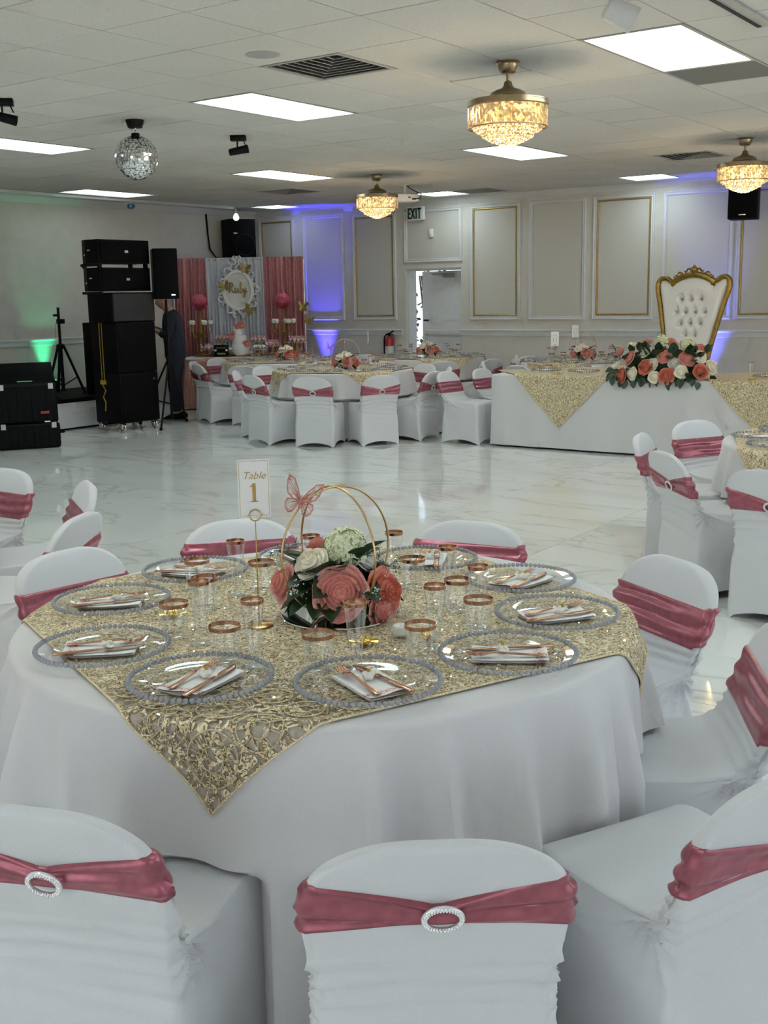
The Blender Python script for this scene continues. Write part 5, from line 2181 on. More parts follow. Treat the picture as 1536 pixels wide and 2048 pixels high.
t = pa_speaker('wall_speaker', (-12.50, 13.55, 2.18), math.radians(62), (.44, .38, .62), 'big black loudspeaker high in the corner above the backdrop', badge=(-.12, .40, .06, .015))
b = MB()
b.lathe([(.15, 0), (.155, .004), (.165, .004), (.17, 0)], 32, (0.03, -.20, .22), rot=Matrix.Rotation(PI / 2, 3, 'X'))
b.build('woofer_ring', M['blackmetal'], t)
b = MB()
b.box((-.1, .24, .3), (.2, .14, .10))
b.build('bracket', M['blackmetal'], t, smooth=False)
b = MB()
b.tube([(-12.77, 13.12, 2.88), (-12.765, 13.14, 2.55), (-12.76, 13.16, 2.35), (-12.70, 13.22, 2.22), (-12.62, 13.3, 2.2)], .012, 6)
o = b.build('speaker_cable', M['black'])
tag(o, 'black cable hanging down the wall to the corner loudspeaker', 'cable')
t = pa_speaker('wall_speaker', (-4.58, 13.88, 2.40), math.radians(12), (.34, .30, .46), 'black loudspeaker on the far wall behind the right crystal fan lamp', badge=(0, .05, .08, .010))
b = MB()
b.box((0, .22, .23), (.12, .16, .10))
b.build('bracket', M['blackmetal'], t, smooth=False)

# fire extinguisher
t = thing('fire_extinguisher', 'red fire extinguisher on the far wall left of the exit door', 'extinguisher', (-10.04, Yb - .11, .62))
b = MB()
b.lathe([(0, 0), (.066, 0), (.068, .01), (.068, .29), (.055, .33), (.025, .352), (0, .352)], 24)
b.build('cylinder', M['red'], t)
b = MB()
b.lathe([(.0685, .07), (.0685, .20)], 24)
b.build('label_plate', mat('extinguisher_label', (0.62, 0.60, 0.52), .5, 0, 90, .3), t)
b = MB()
b.lathe([(.022, .348), (.02, .39), (0, .39)], 12)
b.box((.03, -.01, .40), (.13, .02, .018), rot=Matrix.Rotation(-.45, 3, 'Y'))
b.box((.03, -.01, .375), (.10, .02, .012), rot=Matrix.Rotation(.1, 3, 'Y'))
b.build('valve_handle', M['blackmetal'], t)
b = MB()
b.tube([(-.01, 0, .385), (-.05, 0, .38), (-.085, -.01, .33), (-.09, -.01, .2), (-.088, -.01, .08)], .011, 8)
b.build('hose', M['black'], t)
b = MB()
b.box((0, .085, .2), (.05, .035, .3))
b.build('wall_bracket', M['steel'], t, smooth=False)

# ================================================================== STAGE AND SOUND EQUIPMENT
b = MB()
STZ = .385
st = thing('stage_riser', 'low white stage riser with black top along the left wall', 'stage', (-12.07, 8.3, 0))
rbox('deck', (1.42, 4.4, .05), .006, M['black'], st, (0.0, 0, STZ - .025))
b = MB()
b.box((.0, 0, .175), (1.38, 4.36, .32))
b.build('fascia', M['white'], st, smooth=False)
b = MB()
b.box((.003, 0, .010), (1.40, 4.38, .018))
b.build('kick_strip', M['black'], st, smooth=False)


def caster_mesh():
    b = MB()
    R = Matrix.Rotation(PI / 2, 3, 'Y')
    b.lathe([(0, -.016), (.045, -.016), (.05, -.010), (.05, .010), (.045, .016), (0, .016)], 20, (0, 0, .05), rot=R)
    b.box((.022, .01, .065), (.004, .06, .07))
    b.box((-.022, .01, .065), (.004, .06, .07))
    b.box((0, .02, .098), (.06, .07, .006))
    return b.mesh('caster', M['chrome'])


CAST = caster_mesh()
b = MB()
b.lathe([(.028, -.018), (.036, -.018), (.036, .018), (.028, .018)], 20, (0, 0, .05), rot=Matrix.Rotation(PI / 2, 3, 'Y'))
CASTR = b.mesh('red_hub', M['red'])

YA = math.radians(90)     # grille (local -Y) looks along +X
# tall subwoofer on wheels
t = thing('subwoofer', 'tall black subwoofer on red-hubbed casters under the speaker stack', 'loudspeaker', (-10.74, 9.50, 0), YA)
rbox('cabinet', (.62, .47, .60), .012, M['black'], t, (0, 0, .405))
rbox('cabinet', (.62, .47, .61), .012, M['black'], t, (0, 0, 1.012))
rbox('grille', (.58, .014, .56), .004, M['grille'], t, (0, -.238, .405))
rbox('grille', (.58, .014, .57), .004, M['grille'], t, (0, -.238, 1.012))
b = MB()
b.box((.24, -.247, .62), (.045, .004, .03))
b.build('badge', M['chrome'], t, smooth=False)
for sx in (-.26, .26):
    for sy in (-.19, .19):
        c = linked('caster', CAST, t, (sx, sy, 0), (0, 0, random.uniform(-.6, .6)))
        linked('red_hub', CASTR, c)
t = pa_speaker('stack_speaker', (-10.735, 9.49, 1.318), YA, (.68, .44, .355), 'dark grey fronted speaker box in the stack just above the subwoofer', grille_col=mat('grey_grille', (0.020, 0.020, 0.021), .7, .1, 400, .3, .3, 600))
for z, nm in ((1.690, 'lower'), (2.015, 'top')):
    t = thing('line_array_speaker', nm + ' one of the two black line array boxes with silver badge on the stack', 'loudspeaker', (-10.76, 9.44, z), YA + (.0 if nm == 'lower' else -.02), 'line array boxes on the stack')
    b = MB()
    h = .275
    pr = [(-.39, -.19), (.39, -.19), (.39, .05), (.32, .19), (-.32, .19), (-.39, .05)]
    b.prism(pr, .0, h)
    b.build('cabinet', M['black'], t, smooth=False)
    rbox('grille', (.74, .016, h - .03), .006, M['grille'], t, (0, -.196, h / 2))
    b = MB()
    b.box((.02, -.206, h / 2), (.055, .004, .028))
    b.build('badge', M['chrome'], t, smooth=False)
    b = MB()
    b.box((-.394, -.02, h * .55), (.006, .05, .014))
    b.box((-.394, .06, h * .35), (.006, .02, .02))
    b.build('side_label', M['chrome'], t, smooth=False)
    b = MB()
    for sx in (-.36, .36):
        b.box((sx, -.15, h + .022), (.03, .05, .055))
        b.box((sx, .12, h + .022), (.03, .05, .055))
    if nm == 'lower':
        b.build('rigging_pin', M['blackmetal'], t, smooth=False)
    b = MB()
    b.box((-.36, .0, -.02), (.03, .34, .03))
    b.build('rigging_bar', M['blackmetal'], t, smooth=False)

# yellow ratchet straps down the side of the stack
b = MB()
for y0 in (-.022, .022):
    b.box((-10.80 + y0 * 1.0, 9.19, 1.15), (.012, .004, 1.05))
b.box((-10.80, 9.19, .60), (.10, .02, .05))
b.tube([(-10.82, 9.185, .58), (-10.76, 9.18, .50), (-10.81, 9.18, .42), (-10.77, 9.18, .36), (-10.79, 9.185, .25)], .008, 5)
o = b.build('ratchet_strap', M['yellow'], smooth=False)
tag(o, 'yellow tie-down strap hanging along the side of the speaker stack', 'strap')
t = pa_speaker('subwoofer', (-11.52, 9.98, STZ), YA + .15, (.52, .5, .92), 'second black subwoofer standing on the stage left of the stack')
b = MB()
for k in range(4):
    a0 = k * .13
    b.tube([(-.18 + a0 * .7 + .07 * math.cos(a), -.05 + .03 * math.sin(a * 2), .925 + .028 * abs(math.sin(a))) for a in np.linspace(0, PI, 9)], .006, 5)
b.build('coiled_cable', M['black'], t)

# loudspeaker on tripod stand
sx, sy = -10.47, 9.98
t = thing('speaker_stand', 'black tripod stand carrying the loudspeaker beside the man', 'stand', (sx, sy, 0))
b = MB()
b.tube([(0, 0, .10), (0, 0, 1.0)], .019, 10)
b.tube([(0, 0, .95), (0, 0, 1.58)], .016, 10)
b.build('pole', M['blackmetal'], t)
b = MB()
b.lathe([(.02, .78), (.034, .79), (.034, .86), (.02, .87)], 14)
b.build('collar', M['blackmetal'], t)
for k, a in enumerate((115, 190, 300)):
    A = math.radians(a)
    b = MB()
    b.tube([(.03 * math.cos(A), .03 * math.sin(A), .82), (.50 * math.cos(A), .50 * math.sin(A), .022)], .0125, 8)
    b.tube([(.02 * math.cos(A), .02 * math.sin(A), .28), (.30 * math.cos(A), .30 * math.sin(A), .34)], .008, 6)
    l = b.build('leg', M['blackmetal'], t)
    b = MB()
    b.sphere((.50 * math.cos(A), .50 * math.sin(A), .022), .022, 8, 6)
    b.build('rubber_foot', M['black'], l)
pa_speaker('loudspeaker', (sx - .01, sy + .01, 1.585), math.radians(52), (.30, .30, .61), 'upright black loudspeaker on the tripod stand above the man', badge=(.08, .05, .05, .018))

# empty tripod on the stage
t = thing('tripod_stand', 'empty black tripod stand on the stage by the left wall', 'stand', (-12.02, 9.55, STZ))
b = MB()
b.tube([(0, 0, .04), (.0, 0, .65)], .024, 10)
b.tube([(0, 0, .6), (.005, 0, 1.12)], .018, 10)
b.build('pole', M['blackmetal'], t)
b = MB()
b.lathe([(.02, .58), (.055, .60), (.055, .64), (.02, .66)], 12)
b.box((0, .03, .94), (.06, .09, .06))
b.box((0, -.04, 1.02), (.04, .06, .03))
b.build('clamp', M['blackmetal'], t, smooth=False)
b = MB()
b.tube([(-.03, -.03, .92), (-.035, -.035, .72)], .003, 4)
b.build('safety_cord', M['black'], t)
for a in (20, 140, 260):
    A = math.radians(a + 15)
    b = MB()
    b.tube([(.045 * math.cos(A), .045 * math.sin(A), .62), (.28 * math.cos(A), .28 * math.sin(A), .02)], .017, 8)
    b.tube([(.02 * math.cos(A), .02 * math.sin(A), .12), (.19 * math.cos(A), .19 * math.sin(A), .22)], .008, 6)
    l = b.build('leg', M['blackmetal'], t)
    b = MB()
    b.sphere((.28 * math.cos(A), .28 * math.sin(A), .02), .02, 8, 6)
    b.build('rubber_foot', M['black'], l)

# flight cases
CRZ = math.radians(56.5)
cdir, cnorm = Vector((.33, .50, 0)).normalized(), Vector((.83, -.555, 0)).normalized()
cc = Vector((-10.15, 7.72, 0)) - cnorm * .30 - cdir * .12


def flight_case(name, z, size, label, lid=False):
    w, d, h = size
    t = thing(name, label, 'case', (cc.x, cc.y, z), CRZ)
    rbox('shell', (w, d, h), .035, M['black'], t, (0, 0, h / 2), seg=3)
    b = MB()
    for k in range(4):
        x = -w * .36 + k * w * .24
        b.box((x, -d / 2 - .004, h / 2), (.05, .012, h * .8))
    b.build('rib', M['black'], t, smooth=False)
    b = MB()
    b.box((0, -d / 2 - .006, h * .96), (w * .98, .014, .022))
    b.build('edge_trim', M['blackmetal'], t, smooth=False)
    for s in (-1, 1):
        b = MB()
        b.box((s * w * .40, -d / 2 - .014, h * .93), (.05, .016, .06))
        b.build('latch', M['steel'], t, smooth=False)
    b = MB()
    b.tube([(w / 2, -.08, h * .55), (w / 2 + .05, -.08, h * .55), (w / 2 + .05, .08, h * .55), (w / 2, .08, h * .55)], .013, 8)
    b.build('handle', M['black'], t)
    return t


flight_case('flight_case', 0.0, (.66, .55, .275), 'lower black flight case at the left picture edge')
t = flight_case('flight_case', .275, (.64, .53, .435), 'upper black flight case with raised lid at the left picture edge')
b = MB()
b.box((.18, -.278, .12), (.09, .004, .030))
b.build('red_logo', M['red'], t, smooth=False)
b = MB()
b.box((.20, -.278, .02), (.06, .004, .014))
b.build('white_label', M['white'], t, smooth=False)
rbox('lid', (.64, .03, .42), .01, M['black'], t, (0, .06, .53), (math.radians(-62), 0, 0))
b = MB()
b.box((0, -.10, .452), (.16, .05, .012))
b.build('lit_display', emission('green_display', (.2, .8, .3), .25), t, smooth=False)


# ================================================================== THE MAN
def skin_mesh(name, verts, edges, radii, m, parent, sub=2, root=0):
    me = bpy.data.meshes.new(name)
    me.from_pydata([Vector(v) for v in verts], edges, [])
    o = bpy.data.objects.new(name, me)
    COL.objects.link(o)
    sk = o.modifiers.new('skin', 'SKIN')
    sk.use_smooth_shade = True
    for i, sv in enumerate(me.skin_vertices[0].data):
        r = radii[i]
        sv.radius = (r, r) if not hasattr(r, '__len__') else r
        sv.use_root = (i == root)
    ss = o.modifiers.new('sub', 'SUBSURF')
    ss.levels = sub
    ss.render_levels = sub
    bpy.context.view_layer.update()
    dg = bpy.context.evaluated_depsgraph_get()
    em = bpy.data.meshes.new_from_object(o.evaluated_get(dg))
    bpy.data.objects.remove(o, do_unlink=True)
    em.name = name
    em.materials.clear()
    em.materials.append(m)
    em.polygons.foreach_set('use_smooth', [True] * len(em.polygons))
    return linked(name, em, parent)


man = thing('person', 'man in dark navy shirt and jeans facing left, head bowed over a cable', 'person', (-11.02, 10.60, 0), math.atan2(-RV.x, -RV.y) * -1.0)
man.rotation_euler = (0, 0, math.atan2(RV.x, -RV.y))   # local +Y looks to the picture's left
V, E, RD = [], [], []


def jv(p, r, par=None):
    V.append(p)
    RD.append(r)
    if par is not None:
        E.append((par, len(V) - 1))
    return len(V) - 1


pel = jv((0, -.02, .93), (.145, .11))
sp = jv((0, -.01, 1.10), (.14, .105), pel)
chs = jv((0, .0, 1.28), (.155, .115), sp)
nb = jv((0, .03, 1.42), (.075, .07), chs)
nk = jv((0, .075, 1.485), .056, nb)
hd = jv((0, .125, 1.535), (.074, .085), nk)
hd2 = jv((0, .120, 1.60), (.074, .088), hd)
top = jv((0, .10, 1.655), (.05, .055), hd2)
nose = jv((0, .215, 1.535), .012, hd)
chin = jv((0, .165, 1.475), .028, hd)
HANDS = []
for s in (-1, 1):
    sh = jv((s * .175, .005, 1.375), .062, chs)
    el = jv((s * .235, .02, 1.10), .045, sh)
    wr = jv((s * .12, .245, 1.205), .029, el)
    pm = jv((s * .085, .315, 1.225), (.034, .018), wr)
    for k in range(4):
        f1 = jv((s * (.082 - .008 * k) - s * .01, .352, 1.250 - .020 * k), .0095, pm)
        f2 = jv((s * (.058 - .006 * k), .368, 1.238 - .020 * k), .0085, f1)
        jv((s * (.040 - .004 * k), .350, 1.226 - .018 * k), .0075, f2)
    t1 = jv((s * .075, .29, 1.262), .011, pm)
    jv((s * .055, .315, 1.278), .009, t1)
    hp = jv((s * .095, -.015, .86), .085, pel)
    kn = jv((s * .105, .02, .49), .056, hp)
    an = jv((s * .11, -.03, .10), .037, kn)
    jv((s * .115, .06, .05), .033, an)
skin_mesh('body', V, E, RD, M['skin'], man, 2, pel)
# shirt
V, E, RD = [], [], []
pel = jv((0, -.02, .74), (.185, .155))
sp0 = jv((0, -.02, .90), (.185, .155), pel)
sp = jv((0, -.01, 1.05), (.178, .145), sp0)
chs = jv((0, -.005, 1.27), (.185, .14), sp)
nb = jv((0, .02, 1.40), (.10, .09), chs)
jv((0, .045, 1.44), (.075, .07), nb)
for s in (-1, 1):
    sh = jv((s * .19, .0, 1.365), .085, chs)
    m1 = jv((s * .225, .005, 1.22), .072, sh)
    el = jv((s * .245, .02, 1.10), .064, m1)
    jv((s * .18, .14, 1.155), .050, el)
skin_mesh('shirt', V, E, RD, M['navy'], man, 2, pel)
V, E, RD = [], [], []
jv((0, -.02, 1.02), (.15, .12))
pel = jv((0, -.02, .90), (.165, .13), 0)
for s in (-1, 1):
    hp = jv((s * .095, -.015, .78), .108, pel)
    kn = jv((s * .108, .015, .48), .080, hp)
    m1 = jv((s * .11, -.01, .28), .070, kn)
    jv((s * .112, -.02, .10), .074, m1)
skin_mesh('jeans', V, E, RD, M['denim'], man, 2, pel)
for s in (-1, 1):
    b = MB()

    def fn(u, v, s=s):
        a = 2 * PI * u
        y = -.12 + .29 * v
        w = .046 * math.sin(PI * min(1, v * .86 + .10)) ** .45
        h = .075 * (1 - v) ** .7 + .035
        c = math.sin(PI * min(1, max(0, v * .96 + .02))) ** .3
        return (s * .115 + w * c * math.cos(a), y, max(.004, .012 + h * c * (0.5 + .5 * math.sin(a))))
    b.grid(fn, 14, 12, wrap=True)
    b.build('shoe', M['black'], man, auto=False)
b = MB()


def fnh(u, v):
    a = 2 * PI * u
    c = .50 * PI * v
    return (.080 * math.sin(c) * math.cos(a) * 1.02, .105 + .095 * math.sin(c) * math.sin(a) - .03 * v, 1.60 + .083 * math.cos(c) * 1.06 - .02 * math.sin(a) * v)


b.grid(fnh, 20, 8, wrap=True)
b.build('hair', mat('dark_hair', (0.02, 0.014, 0.01), .7, 0, 90, .3, .5, 200), man, auto=False)
for s in (-1, 1):
    b = MB()
    b.sphere((s * .078, .10, 1.55), .020, 8, 6, (.45, .8, 1.3))
    b.build('ear', M['skin'], man, auto=False)
b = MB()
for k in range(4):
    b.tube([(.03 * math.cos(a) * (1 if k % 2 else -1), .36 + .012 * k + .055 * math.cos(a + k), 1.20 - .03 * k + (.10 + .015 * k) * math.sin(a)) for a in np.linspace(0, 2 * PI, 21)[:-1]], .006, 5, closed=True)
b.tube([(.02, .36, 1.10), (.03, .34, .92), (.0, .42, .80), (.05, .38, .62), (.02, .44, .45)], .006, 5)
o = b.build('coiled_cable', M['black'])
o.matrix_world = man.matrix_basis.copy() if False else Matrix.Translation(man.location) @ Matrix.Rotation(man.rotation_euler.z, 4, 'Z')
tag(o, 'loops of black cable held in the hands of the man', 'cable')

# ================================================================== BACKDROP AND SWEETS TABLE
BRZ = math.atan2(RV.y, RV.x)
bd = thing('curtain_backdrop', 'pink and white pleated curtain backdrop across the far left corner', 'backdrop', (-11.89, 12.84, 0), BRZ)
b = MB()
b.tube([(-1.0, .02, 2.15), (1.0, .02, 2.15)], .018, 8)
for x in (-.99, .99):
    b.tube([(x, .02, 0.01), (x, .02, 2.15)], .018, 8)
    b.box((x, .02, .006), (.25, .25, .010))
b.build('pole_frame', M['steel'], bd)
pinksat = mat('pink_satin', (0.46, 0.17, 0.18), 0.34, 0.15, 20, .12, .2, 60, sheen=.3)
whitesheer = mat('white_sheer', (0.62, 0.64, 0.70), 0.6, 0, 30, .05, .1, 200)


def curtain(x0, x1, m, seed, nfold):
    rg = np.random.default_rng(seed)
    ph = rg.uniform(0, 6.28, 6)
    b = MB()

    def fn(u, v):
        z = 2.185 - 2.175 * v
        w = u * nfold * 2 * PI
        a = .010 + .028 * min(1, v * 1.6)
        y = a * math.sin(w + 1.1 * math.sin(w * .31 + ph[0]) + .5 * math.sin(v * 5 + ph[1])) + .010 * math.sin(w * .5 + ph[2])
        if v < .025:
            y = y * .5 - .004
        spread = 1 + .03 * v
        return ((x0 + x1) / 2 + (x1 - x0) * (u - .5) * spread, y, z)
    b.grid(fn, nfold * 9, 26)
    return b.build('curtain', m, bd, auto=False)


curtain(-.97, -.47, pinksat, 1, 9)['label'] = 'pink satin curtain left of the white one'
curtain(-.50, .39, whitesheer, 2, 16)['label'] = 'white sheer curtain in the middle'
curtain(.37, .99, pinksat, 3, 10)['label'] = 'pink satin curtain right of the white one'

# ornate oval frame with the name
fr = thing('ornate_frame', 'white scrollwork oval frame with the gold name Ruby on the backdrop', 'frame', (-11.89, 12.84, 0), BRZ)
fr.location = Vector((-11.89, 12.84, 1.70)) - Vector((-.582, .813, 0)) * .08 + RV * .0
b = MB()
A1, B1 = .215, .275
b.v, b.f = [], []
ell = lambda a, ra, rb: (ra * math.cos(a), rb * math.sin(a))


def ring(u, v):
    a = 2 * PI * u
    q = 2 * PI * v
    rr = .026
    return ((A1 + rr * math.cos(q)) * math.cos(a), rr * .8 * math.sin(q), (B1 + rr * math.cos(q)) * math.sin(a))


b.grid(ring, 56, 9, wrap=True)
b.build('oval_moulding', M['white'], fr)
b = MB()
n = 48
vs = [(ell(2 * PI * k / n, A1, B1)[0], .012, ell(2 * PI * k / n, A1, B1)[1]) for k in range(n)] + [(0, .008, 0)]
b.add(vs, [(k, (k + 1) % n, n) for k in range(n)])
b.build('panel', mat('panel_white', (.70, .70, .67), .6, 0, 9, .10, .8, 6, bdist=.02), fr)
scr = MB()


def scroll(cx, cz, ang, s, flip=1):
    pts = []
    for k in range(22):
        t_ = k / 21
        a = ang + flip * t_ * 4.6
        r = s * (1 - .82 * t_)
        pts.append((cx + r * math.cos(a), 0.0, cz + r * math.sin(a)))
    scr.tube(pts, [.016 * (1 - .4 * k / 21) for k in range(22)], 6)


for k in range(18):
    a = 2 * PI * k / 18
    ex, ez = ell(a, A1 + .062, B1 + .062)
    scroll(ex, ez, a + PI / 2, .058, 1 if k % 2 else -1)
    ex, ez = ell(a + .17, A1 + .040, B1 + .040)
    scr.sphere((ex, 0, ez), .014, 6, 5, (1, .7, 1))
for s in (-1, 1):
    scroll(s * .06, B1 + .13, PI / 2, .055, s)
    scroll(s * .03, B1 + .19, PI / 2, .035, -s)
    scroll(s * .12, B1 + .075, PI / 2 - s * .4, .05, s)
    scroll(s * .05, -B1 - .085, -PI / 2, .045, s)
scr.sphere((0, 0, B1 + .21), .022, 8, 6)
scr.build('scrollwork', M['white'], fr)


def smooth_path(pts, n=6):
    out = []
    P_ = [Vector(p) for p in pts]
    for i in range(len(P_) - 1):
        p0, p1, p2, p3 = P_[max(0, i - 1)], P_[i], P_[i + 1], P_[min(len(P_) - 1, i + 2)]
        for k in range(n):
            t_ = k / n
            out.append(0.5 * ((2 * p1) + (-p0 + p2) * t_ + (2 * p0 - 5 * p1 + 4 * p2 - p3) * t_ ** 2 + (-p0 + 3 * p1 - 3 * p2 + p3) * t_ ** 3))
    out.append(P_[-1])
    return out


RUBY = [[(.10, .70), (.07, .35), (.03, 0)], [(0, .58), (.10, .74), (.27, .70), (.27, .50), (.10, .40)], [(.10, .40), (.22, .22), (.34, .03), (.42, .06)],
        [(.50, .36), (.47, .14), (.54, .02), (.64, .12), (.69, .36), (.67, .12), (.73, .02), (.80, .12)],
        [(.80, .12), (.92, .48), (.95, .72), (.88, .72), (.85, .22), (.91, .02), (1.02, .10), (1.01, .27), (.90, .22)],
        [(1.02, .10), (1.10, .34), (1.11, .16), (1.19, .06), (1.30, .36), (1.26, .04), (1.17, -.34), (1.06, -.30), (1.18, -.10), (1.40, .10)]]
b = MB()
for stroke in RUBY:
    pts = smooth_path([((x - .68) * .20, -.006, (z - .20) * .20) for x, z in stroke], 6)
    b.tube(pts, .0075, 5)
b.build('lettering', M['antique'], fr)


def card_butterfly(loc, rot, size, label):
    t = thing('gold_butterfly', label, 'butterfly', loc)
    t.rotation_euler = rot
    up = [(0, 0), (.15, .40), (.55, .95), (1.0, 1.0), (.95, .5), (.6, .1)]
    lo = [(0, 0), (.55, .05), (.8, -.2), (.65, -.6), (.35, -.7), (.12, -.3)]
    for s in (-1, 1):
        b = MB()
        for out in (up, lo):
            b.prism([(s * x * size, z * size) for x, z in out], -.001, .001, axis='y')
        o = b.build('wing', M['goldglitter'], t, smooth=False)
        o.rotation_euler = (0, 0, -s * .4)
    b = MB()
    b.tube([(0, 0, -.4 * size), (0, 0, .35 * size)], .004, 6)
    b.build('body', M['goldglitter'], t)


M['goldglitter'] = mat('gold_glitter_card', (0.36, 0.25, 0.07), 0.4, .7, 500, .5, .5, 700)
FB = fr.location
NB = Vector((.582, -.813, 0))
card_butterfly(FB + RV * .13 + NB * .05 + Vector((0, 0, .30)), (0, .2, BRZ), .085, 'gold butterfly at the top right of the ornate frame')
card_butterfly(FB + RV * -.19 + NB * .05 + Vector((0, 0, .05)), (0, -.3, BRZ), .085, 'gold butterfly at the left of the ornate frame')
card_butterfly(FB + RV * .16 + NB * .05 + Vector((0, 0, -.30)), (0, .5, BRZ), .085, 'gold butterfly at the lower right of the ornate frame')
card_butterfly(FB + RV * .98 + NB * .03 + Vector((0, 0, -.27)), (0, .1, BRZ), .085, 'upper gold butterfly on the right pink curtain')
card_butterfly(FB + RV * 1.05 + NB * .03 + Vector((0, 0, -.47)), (0, .4, BRZ), .085, 'lower gold butterfly on the right pink curtain')

# sweets table: footprint rotated, so build in its own frame
sw = thing('sweets_table', 'long sweets table with glittering rose sequin cloth in front of the backdrop', 'table', (0, 0, 0), BRZ)
SWC = Vector((-11.28, 12.30, 0))
sw.location = SWC
rbox('tabletop', (1.74, .52, .03), .004, M['white'], sw, (0, 0, .735))
seqm = mat('rose_sequin_cloth', (0.62, 0.33, 0.27), 0.28, 0.75, 140, .45, .9, 170, bdist=.006)
b = MB()


def swcloth(u, v):
    per = 2 * PI * u
    cx_, cy_ = math.cos(per), math.sin(per)
    ex = lambda c: math.copysign(abs(c) ** .22, c)
    e = max(0.0, v - .25) / .75
    r = min(1.0, v / .25)
    f = .022 * e * math.sin(per * 23 + 2 * math.sin(per * 3)) + .05 * e
    return ((.87 * r + f) * ex(cx_), (.26 * r + f) * ex(cy_), .754 - .735 * e)


b.grid(swcloth, 200, 20, wrap=True)
b.build('sequin_cloth', seqm, sw, auto=False)
S2W = lambda x, y, z=.756: SWC + RV * x + Vector((-.582, .813, 0)) * y + Vector((0, 0, z))

# cake
t = thing('cake', 'three tier white cake with pink sugar roses on the sweets table', 'cake', S2W(-.075, .02), BRZ)
for k, (r, h) in enumerate(((.135, .145), (.10, .135), (.068, .13))):
    z0 = .02 + sum(q[1] for q in ((.135, .145), (.10, .135), (.068, .13))[:k])
    b = MB()
    ox = -.03 * k * .8
    b.lathe([(0, z0), (r, z0), (r + .002, z0 + .006), (r, z0 + h - .008), (r - .008, z0 + h), (0, z0 + h)], 36, (ox, 0, 0))
    b.build('cake_tier', M['white'], t)
b = MB()
b.lathe([(0, 0), (.16, 0), (.165, .01), (.16, .02), (0, .02)], 36)
b.build('cake_board', M['gold'], t)
for (x, y, z, r) in ((.02, -.06, .43, .05), (-.045, -.055, .415, .038), (.0, -.03, .46, .04), (-.125, -.06, .28, .045), (.085, -.09, .17, .055), (-.10, -.05, .33, .03)):
    o = linked('sugar_rose', ROSES['pink'][0], t, (x, y, z), (0, 0, 0), (r, r, r))
    aim(o, Vector((x * .5, -1, .5)), random.uniform(0, 6))


# flower ball stands
def ball_stand(x, label, pl):
    t = thing('flower_ball_stand', label, 'stand', S2W(x, .14), BRZ)
    b = MB()
    b.lathe([(0, 0), (.11, 0), (.11, .012), (.05, .03), (.02, .06), (.016, .30), (.03, .33), (.015, .36), (.013, .62), (.03, .66), (0, .67)], 18)
    b.build('column', M['antique'], t)
    for k in range(5):
        a = 2 * PI * k / 5 + .3
        b = MB()
        b.tube([(0, 0, .30), (.09 * math.cos(a), .09 * math.sin(a), .27), (.16 * math.cos(a), .16 * math.sin(a), .36), (.15 * math.cos(a), .15 * math.sin(a), .445)], .008, 6)
        b.lathe([(0, 0), (.045, 0), (.05, .008), (0, .010)], 12, (.15 * math.cos(a), .15 * math.sin(a), .445))
        ar = b.build('arm', M['antique'], t)
        b = MB()
        b.lathe([(.026, .455), (.034, .485), (.038, .495), (.026, .515), (0, .522)], 12, (.15 * math.cos(a), .15 * math.sin(a), 0))
        b.build('cupcake', M['roselight'], ar)
    b = MB()
    n = 120
    rg = np.random.default_rng(4)
    for k in range(n):
        z = 1 - 2 * (k + .5) / n
        a = k * 2.39996
        r = math.sqrt(1 - z * z)
        d = Vector((r * math.cos(a), r * math.sin(a), z))
        q = d.to_track_quat('Z', 'Y').to_matrix()
        R = .098

        def pet(u, v, q=q, d=d):
            s = 2 * u - 1
            return tuple(Vector((0, 0, .775)) + d * (R - .012 + .030 * v) + q @ Vector((s * .034 * (1 + .2 * v), (v - .5) * .030 + .006 * math.sin(7 * u), .008 * math.sin(9 * u + 3 * v))))
        b.grid(pet, 4, 3)
    b.sphere((0, 0, .775), .080, 14, 10)
    o = b.build('pink_flower_ball', M['pink'], t, auto=False)
    return t


ball_stand(-.68, 'gold cupcake stand topped by a pink flower ball, left one', 0)
ball_stand(.54, 'gold cupcake stand topped by a pink flower ball, right one', 1)


# sweet trays
def sweet_tray(x, y, h, r, n, m, label, kind):
    t = thing('cake_stand', label, 'cake stand', S2W(x, y), BRZ)
    b = MB()
    b.lathe([(0, 0), (r * .55, 0), (r * .5, .012), (.02, .03), (.018, h - .02), (r * .6, h - .006), (r, h), (r, h + .006), (0, h + .006)], 24)
    b.build('pedestal', M['antique'], t)
    b = MB()
    for k in range(22):
        a = 2 * PI * k / 22
        b.sphere((r * math.cos(a), r * math.sin(a), h - .008), .010, 5, 4)
    b.build('hanging_beads', M['rhinestone'], t)
    rg = np.random.default_rng(int(abs(x) * 100) + n)
    for k in range(n):
        a = k * 2.39996
        q = r * .82 * math.sqrt((k + .5) / n)
        p = S2W(x, y, .756 + h + .006) + Vector((q * math.cos(a), q * math.sin(a), 0))
        o = linked('wrapped_sweet', SWEETS[kind], None, p, (rg.uniform(-.3, .3), rg.uniform(-.3, .3), rg.uniform(0, 6)))
        tag(o, ('pink-bowed sweet' if kind == 0 else 'white round sweet') + ' on the ' + label, 'sweet', 'sweets on the ' + label)


